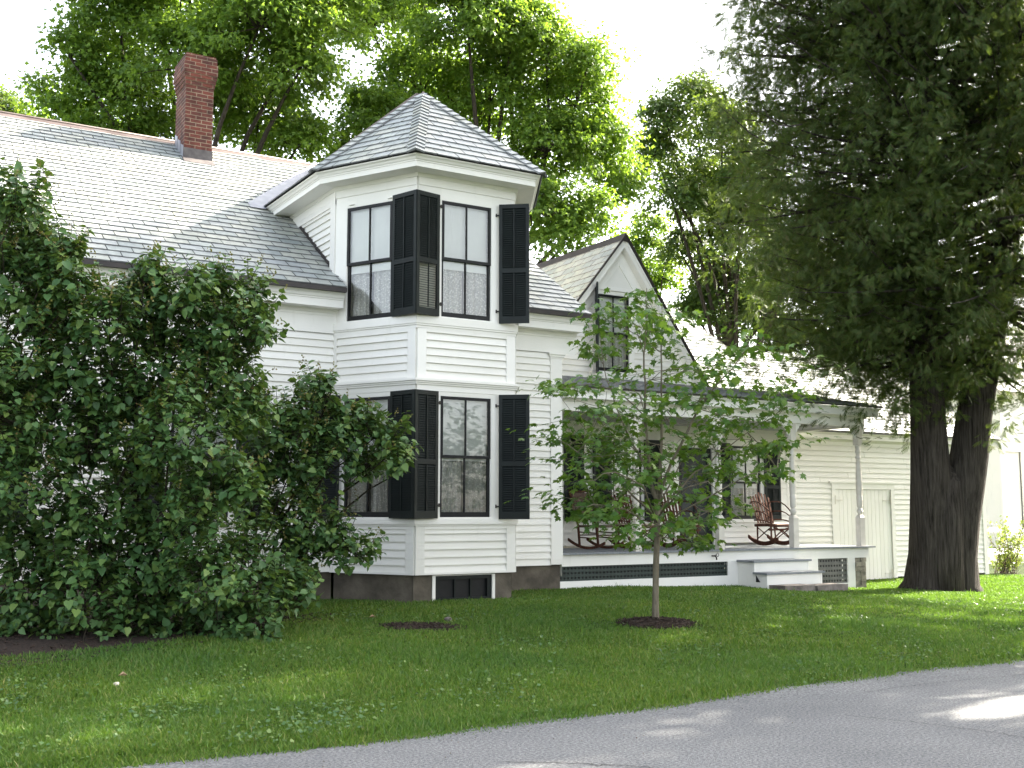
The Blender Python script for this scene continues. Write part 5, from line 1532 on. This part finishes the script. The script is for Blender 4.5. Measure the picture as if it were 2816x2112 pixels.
# ------------------------------------------------------------------ rocking chairs on the porch
def twig_rocker(name, label, group):
    """faces -Y, origin on the floor under the seat"""
    t = thing(name, label, 'chair', (0, 0, 0), group)
    rn = random.Random(5)
    def stick(mb, a, b, r, bow=(0, 0, 0), n=5):
        mb.tube(curved(a, b, 0, 0, n, bow), [r * rn.uniform(0.88, 1.12) for _ in range(n)], 7)
    zr = lambda y: 0.03 + 0.20 * (y / 0.42) ** 2 * 0.62
    for s in (-1, 1):
        mb = MB()
        ys = np.linspace(-0.40, 0.46, 11)
        for a, b in zip(ys[:-1], ys[1:]):
            w0 = 0.055 if abs(a) < 0.3 else 0.04; w1 = 0.055 if abs(b) < 0.3 else 0.04
            x0, x1 = s * 0.27 - 0.018, s * 0.27 + 0.018
            mb.hexa([(x0, a, zr(a) - 0.03), (x1, a, zr(a) - 0.03), (x1, b, zr(b) - 0.03), (x0, b, zr(b) - 0.03), (x0, a, zr(a) + w0), (x1, a, zr(a) + w0), (x1, b, zr(b) + w1), (x0, b, zr(b) + w1)])
        mb.build("rocker", 'twig', t)
        mb = MB(); stick(mb, (s * 0.28, -0.22, zr(-0.22)), (s * 0.29, -0.24, 0.68), 0.018)
        for k in range(4): mb.tube([(s * 0.285, -0.235, 0.42 + k * 0.065), (s * 0.315, -0.25, 0.43 + k * 0.065)], 0.011, 6)
        mb.build("front_leg", 'twig', t)
        mb = MB(); stick(mb, (s * 0.26, 0.20, zr(0.2)), (s * 0.24, 0.22, 0.43), 0.018); mb.build("rear_leg", 'twig', t)
        mb = MB()
        for (z0, z1, bw) in ((0.90, 0.68, 0.10), (0.70, 0.57, 0.07), (0.53, 0.47, 0.03)):
            stick(mb, (s * 0.25, 0.27 + (z0 - 0.43) * 0.26, z0), (s * 0.29, -0.24, z1), 0.013, (s * 0.05, 0, bw), 7)
        mb.build("armrest", 'twig', t)
        mb = MB(); stick(mb, (s * 0.27, -0.22, 0.13), (s * 0.26, 0.2, 0.38), 0.011); stick(mb, (s * 0.275, 0.2, 0.13), (s * 0.29, -0.22, 0.38), 0.011); mb.build("brace", 'twig', t)
    mb = MB()
    stick(mb, (-0.38, -0.26, 0.42), (0.38, -0.26, 0.41), 0.03); stick(mb, (-0.36, -0.24, 0.33), (0.34, -0.24, 0.34), 0.018)
    stick(mb, (-0.30, 0.23, 0.41), (0.30, 0.23, 0.41), 0.022)
    for s in (-1, 1): stick(mb, (s * 0.30, -0.28, 0.435), (s * 0.27, 0.26, 0.425), 0.02)
    stick(mb, (-0.27, -0.25, 0.12), (0.22, -0.22, 0.37), 0.013, (0, -0.02, 0.05), 7); stick(mb, (0.27, -0.25, 0.12), (-0.22, -0.22, 0.37), 0.013, (0, -0.02, 0.05), 7)
    mb.build("seat_frame", 'twig', t)
    mb = MB()
    for k in range(9):
        y = -0.24 + k * 0.055
        dip = lambda x: 0.455 - 0.025 * math.cos(x / 0.27 * 1.5) + 0.02 * (y + 0.2) * 0
        xs_ = np.linspace(-0.27, 0.27, 6)
        mb.tube([(x, y, dip(x)) for x in xs_], 0.017, 6)
    mb.build("seat", 'cushion', t)
    for k in range(7):
        mb = MB(); x = -0.23 + k * 0.0767; top = 0.98 + 0.10 * math.cos((k - 3) / 3 * 1.3) + rn.uniform(-0.03, 0.03)
        a = np.array((x * 0.9, 0.21, 0.44)); b = np.array((x * 1.08, 0.21 + (top - 0.44) * 0.33, top))
        mb.bar(a, b, 0.042, 0.012, up=(0, 1, 0)); mb.build("back_slat", 'twig', t)
    for z in (0.52, 0.70, 0.88):
        mb = MB(); stick(mb, (-0.29, 0.235 + (z - 0.44) * 0.33, z), (0.29, 0.235 + (z - 0.44) * 0.33, z), 0.012); mb.build("back_rail", 'twig', t)
    return t
def woven_rocker():
    t = thing("woven_rocking_chair", 'dark brown rocking chair with a woven panel back at the left end of the porch', 'chair', (0, 0, 0), 'rocking chairs on the porch')
    zr = lambda y: 0.03 + 0.19 * (y / 0.45) ** 2 * 0.6
    for s in (-1, 1):
        mb = MB(); ys = np.linspace(-0.42, 0.52, 12)
        for a, b in zip(ys[:-1], ys[1:]):
            x0, x1 = s * 0.26 - 0.017, s * 0.26 + 0.017
            mb.hexa([(x0, a, zr(a) - 0.03), (x1, a, zr(a) - 0.03), (x1, b, zr(b) - 0.03), (x0, b, zr(b) - 0.03), (x0, a, zr(a) + 0.02), (x1, a, zr(a) + 0.02), (x1, b, zr(b) + 0.02), (x0, b, zr(b) + 0.02)])
        mb.build("rocker", 'twig', t)
        mb = MB(); mb.tube([(s * 0.26, -0.24, zr(-0.24)), (s * 0.27, -0.25, 0.64)], 0.021, 8); mb.build("front_leg", 'twig', t)
        mb = MB(); mb.tube([(s * 0.26, 0.22, zr(0.22)), (s * 0.25, 0.27, 0.45), (s * 0.25, 0.50, 1.12)], [0.024, 0.024, 0.018], 8); mb.build("rear_leg", 'twig', t)
        mb = MB(); mb.bar((s * 0.265, -0.30, 0.655), (s * 0.255, 0.35, 0.665), 0.06, 0.022); mb.build("armrest", 'twig', t)
        for z in (0.20, 0.30):
            mb = MB(); mb.tube([(s * 0.26, -0.24, z), (s * 0.26, 0.235, z + 0.02)], 0.012, 6); mb.build("stretcher", 'twig', t)
    for y in (-0.24, 0.24):
        mb = MB(); mb.tube([(-0.26, y, 0.26), (0.26, y, 0.26)], 0.012, 6); mb.build("stretcher", 'twig', t)
    mb = MB(); mb.box(-0.25, 0.25, -0.27, 0.24, 0.405, 0.45); mb.build("seat", 'wicker', t)
    mb = MB(); mb.bar((0, 0.285, 0.56), (0, 0.485, 1.06), 0.44, 0.03, up=(0, 1, 0)); mb.build("back_panel", 'wicker', t)
    for y, z in ((0.28, 0.55), (0.495, 1.09)):
        mb = MB(); mb.tube([(-0.25, y, z), (0.25, y, z)], 0.018, 6); mb.build("back_rail", 'twig', t)
    return t
w = woven_rocker(); w.location = (12.35, 17.35, FZ + 0.005); w.rotation_euler = (0, 0, R(12))
c0 = twig_rocker("rocking_chair", 'brown bent twig rocking chair on the open right end of the porch, fully in view', 'rocking chairs on the porch')
c0.location = (16.78, 17.25, FZ + 0.005)
for (x, y, rz, lab) in ((13.25, 17.35, 8, 'brown bent twig rocking chair by the porch window, half hidden behind the young maple leaves'), (14.25, 17.25, -6, 'brown bent twig rocking chair between the maple trunk and the screen door')):
    c = copy_tree(c0); c.location = (x, y, FZ + 0.005); c.rotation_euler = (0, 0, R(rz)); c['label'] = lab

# ------------------------------------------------------------------ barn, rail and weeds beyond the shed
barn = thing("barn", 'tall white clapboard barn at the far right edge, behind the rail', 'barn', (38.3, 27, 0))
fN = Fr((0, 27.0, 0), (1, 0, 0), (0, -1, 0))
bm = MB(); siding(bm, fN, 0.2, 6.4, 38.3, 52, e=0.15, holes=[(38.3, 39.75, 0.8, 3.95)])
bm.quad((38.3, 27, 0), (38.3, 40, 0), (38.3, 40, 6.4), (38.3, 33.5, 10.5), (38.3, 27, 6.4))
bm.quad((38.3, 40, 0), (52, 40, 0), (52, 40, 6.4), (38.3, 40, 6.4)); bm.quad((52, 27, 0), (52, 40, 0), (52, 40, 6.4), (52, 33.5, 10.5), (52, 27, 6.4))
bm.build("wall", 'white', barn)
bm = MB(); bm.quad((37.9, 26.6, 6.2), (52.4, 26.6, 6.2), (52.4, 33.5, 10.6), (37.9, 33.5, 10.6)); bm.quad((37.9, 40.4, 6.2), (52.4, 40.4, 6.2), (52.4, 33.5, 10.6), (37.9, 33.5, 10.6)); bm.build("roof", 'barnroof', barn)
bm = MB(); bm.fb(fN, 39.5, 39.78, 0.6, 3.9, -0.02, 0.05); bm.fb(fN, 38.25, 39.9, 3.9, 4.3, -0.02, 0.07); bm.fb(fN, 38.2, 39.98, 4.3, 4.38, -0.02, 0.14); bm.fb(fN, 38.2, 38.5, 0.2, 3.9, -0.02, 0.05); bm.build("door_casing", 'trim', barn)
bm = MB(); bm.fb(fN, 38.5, 39.5, 0.8, 3.9, -0.12, -0.06); bm.fb(fN, 38.62, 39.38, 0.95, 2.0, -0.06, -0.045); bm.fb(fN, 38.62, 39.38, 2.15, 3.7, -0.06, -0.045); bm.build("door", 'trim', barn)
fence = thing("rail_fence", 'low white rail on posts in front of the far barn', 'fence', (34, 24.5, 0))
fm = MB(); fm.bar((30.5, 24.6, 0.98), (46, 24.0, 0.92), 0.05, 0.16); fm.build("rail", 'trim', fence)
for x in (31.2, 34.4, 37.6, 40.8, 44): 
    fm = MB(); fm.box(x - 0.06, x + 0.06, 24.5 - (x - 30) * 0.03, 24.62 - (x - 30) * 0.03, 0, 0.95); fm.build("post", 'trim', fence)
dk = thing("wooden_ramp", 'low white painted ramp on the grass beside the rail', 'ramp', (33, 22.5, 0))
fm = MB(); fm.hexa([(30.2, 21.8, 0.0), (42, 21.2, 0.0), (42, 23.4, 0), (30.2, 23.6, 0), (30.2, 21.8, 0.22), (42, 21.2, 0.10), (42, 23.4, 0.32), (30.2, 23.6, 0.38)]); fm.build("deck", 'trim', dk)
def weed(label, base, h, nst, lean):
    base = np.array(base, float); t = thing("weed_clump", label, 'plant', tuple(base))
    mb = MB(); P = []; A = []; N = []; S = []
    for _ in range(nst):
        e = base + np.array((rng.normal(0, 0.35) + lean * rng.random(), rng.normal(0, 0.3), h * rng.uniform(0.45, 1.0)))
        pts = curved(base + rng.normal(0, 0.12, 3) * np.array((1, 1, 0)), e, -0.05, 0.05, 8)
        mb.tube(pts, list(np.linspace(0.012, 0.003, 8)), 5, False)
        for p in pts[1:]:
            for _k in range(6):
                P.append(p + rng.normal(0, 0.05, 3)); A.append(rng.normal(size=3) + np.array((0, 0, 0.3))); N.append(rng.normal(size=3) * 0.5 + np.array((0, 0, 1))); S.append(rng.uniform(0.04, 0.10))
    mb.build("stems", 'twigbark', t); leaf_cloud("foliage", T_SIMPLE, F_SIMPLE, P, A, N, S, 'weedleaf', t)
weed('tall sunlit weeds growing at the right corner of the shed wall', (26.0, 18.35, 0), 1.5, 26, 0.5)
weed('small leafy weed on the grass by the white ramp', (29.4, 20.6, 0), 0.45, 10, 0.1)

# ------------------------------------------------------------------ small things on the lawn
def litter(name, label, cat, px, py, r, mat, leaf=False):
    z = 0.1
    for _ in range(20):
        d = at(px, py, 1.0) - EYE; p = EYE + d * ((z - 1.6) / d[2]); z = float(L(p[0], p[1]))
    mb = MB()
    if leaf:
        h = 0.03
        mb.add([(p[0] - r, p[1], z + h), (p[0], p[1] - r * 0.7, z + h + 0.02), (p[0] + r, p[1], z + h), (p[0] + r * 0.2, p[1] + r * 0.8, z + h + 0.03), (p[0], p[1], z + h - 0.012)], [(0, 1, 4), (1, 2, 4), (2, 3, 4), (3, 0, 4)])
    else:
        prof = [(r * 0.5, z), (r * 0.95, z + r * 0.4), (r, z + r * 0.7), (r * 0.75, z + r * 1.05), (r * 0.3, z + r * 1.2)]
        mb.lathe((p[0], p[1]), prof, 9)
        mb.v = [(x + rng.normal(0, r * 0.08), y + rng.normal(0, r * 0.08), q) for x, y, q in mb.v]
    o = mb.build(name, mat); tag(o, label, cat)
litter("stone", 'small pale stone on the grass in front of the lilac bed', 'stone', 252, 1484, 0.035, 'rock')
litter("dry_leaf", 'curled orange brown leaf just behind the pale stone in the grass', 'leaf', 265, 1466, 0.04, 'deadleaf', True)
litter("stone", 'whitish pebble in the middle of the lawn', 'stone', 922, 1454, 0.026, 'rock')
litter("stone", 'reddish stone at the right edge of the bare soil oval', 'stone', 968, 1343, 0.05, 'stepstone')
litter("dry_leaf", 'pale leaf at the back left of the bare soil oval', 'leaf', 805, 1338, 0.05, 'deadleaf', True)

def clover():
    n = 14000
    az = rng.uniform(R(2), R(58), n * 3); dist = 7.2 + 16 * rng.random(n * 3) ** 1.6
    x = dist * np.sin(az); y = dist * np.cos(az)
    m = np.sin(x * 2.3 + 1.7 * np.sin(y * 1.1)) * np.sin(y * 1.9 + 1.3 * np.sin(x * 1.4)) + rng.normal(0, 0.35, n * 3)
    ok = (m > 0.35) & (y > road_edge(x) + 0.05) & (y < 14.4) & ~((x < 5.3) & (y > 11.2))
    ok &= ((x - 8.95) ** 2 + (y - 11.25) ** 2 > 0.3) & ((x - 6.05) ** 2 + (y - 12.1) ** 2 > 0.25)
    x, y = x[ok][:n], y[ok][:n]; k = len(x)
    pos = np.stack([x, y, L(x, y) + rng.uniform(0.015, 0.05, k)], -1)
    ax = np.stack([rng.normal(size=k), rng.normal(size=k), rng.uniform(-0.1, 0.5, k)], -1)
    nr = rng.normal(size=(k, 3)) * 0.4 + np.array((0, 0, 1.0))
    o = leaf_cloud("clover", [(0, 0, 0), (0.5, 0.45, 0.08), (0, 1, 0), (-0.5, 0.45, 0.08)], F_SIMPLE, pos, ax, nr, rng.uniform(0.018, 0.045, k), 'lilacleaf', None)
    tag(o, 'small clover and broad weed leaves scattered through the lawn grass', 'clover', kind='stuff')
clover()
def verge_grit():
    n = 1500
    x = rng.uniform(-1, 16, n); off = np.abs(rng.normal(0, 0.16, n)) * np.where(rng.random(n) < 0.25, 4, 1)
    y = road_edge(x) - off + 0.02
    s_ = rng.uniform(0.002, 0.007, n)
    c = np.stack([x, y, s_ * 0.5 + 0.002], -1)
    t4 = np.array([(1, 0, -.6), (-.5, .87, -.6), (-.5, -.87, -.6), (0, 0, 1)])
    v = c[:, None] + s_[:, None, None] * t4[None] * rng.uniform(0.6, 1.3, (n, 4, 1))
    f = np.array([(0, 1, 3), (1, 2, 3), (2, 0, 3)])
    o = fast_mesh("verge_grit", v.reshape(-1, 3), (f[None] + (np.arange(n) * 4)[:, None, None]).reshape(-1), 3, 'grit')
    tag(o, 'loose grit and bits of dry leaf along the edge of the road', 'grit', kind='stuff')
M['grit'] = leaf_mat('loose_grit', [(0.05, 0.045, 0.04), (0.13, 0.12, 0.11), (0.2, 0.18, 0.15), (0.10, 0.07, 0.04)], tw=0.0, rough=0.9, spec=0.1)
verge_grit()
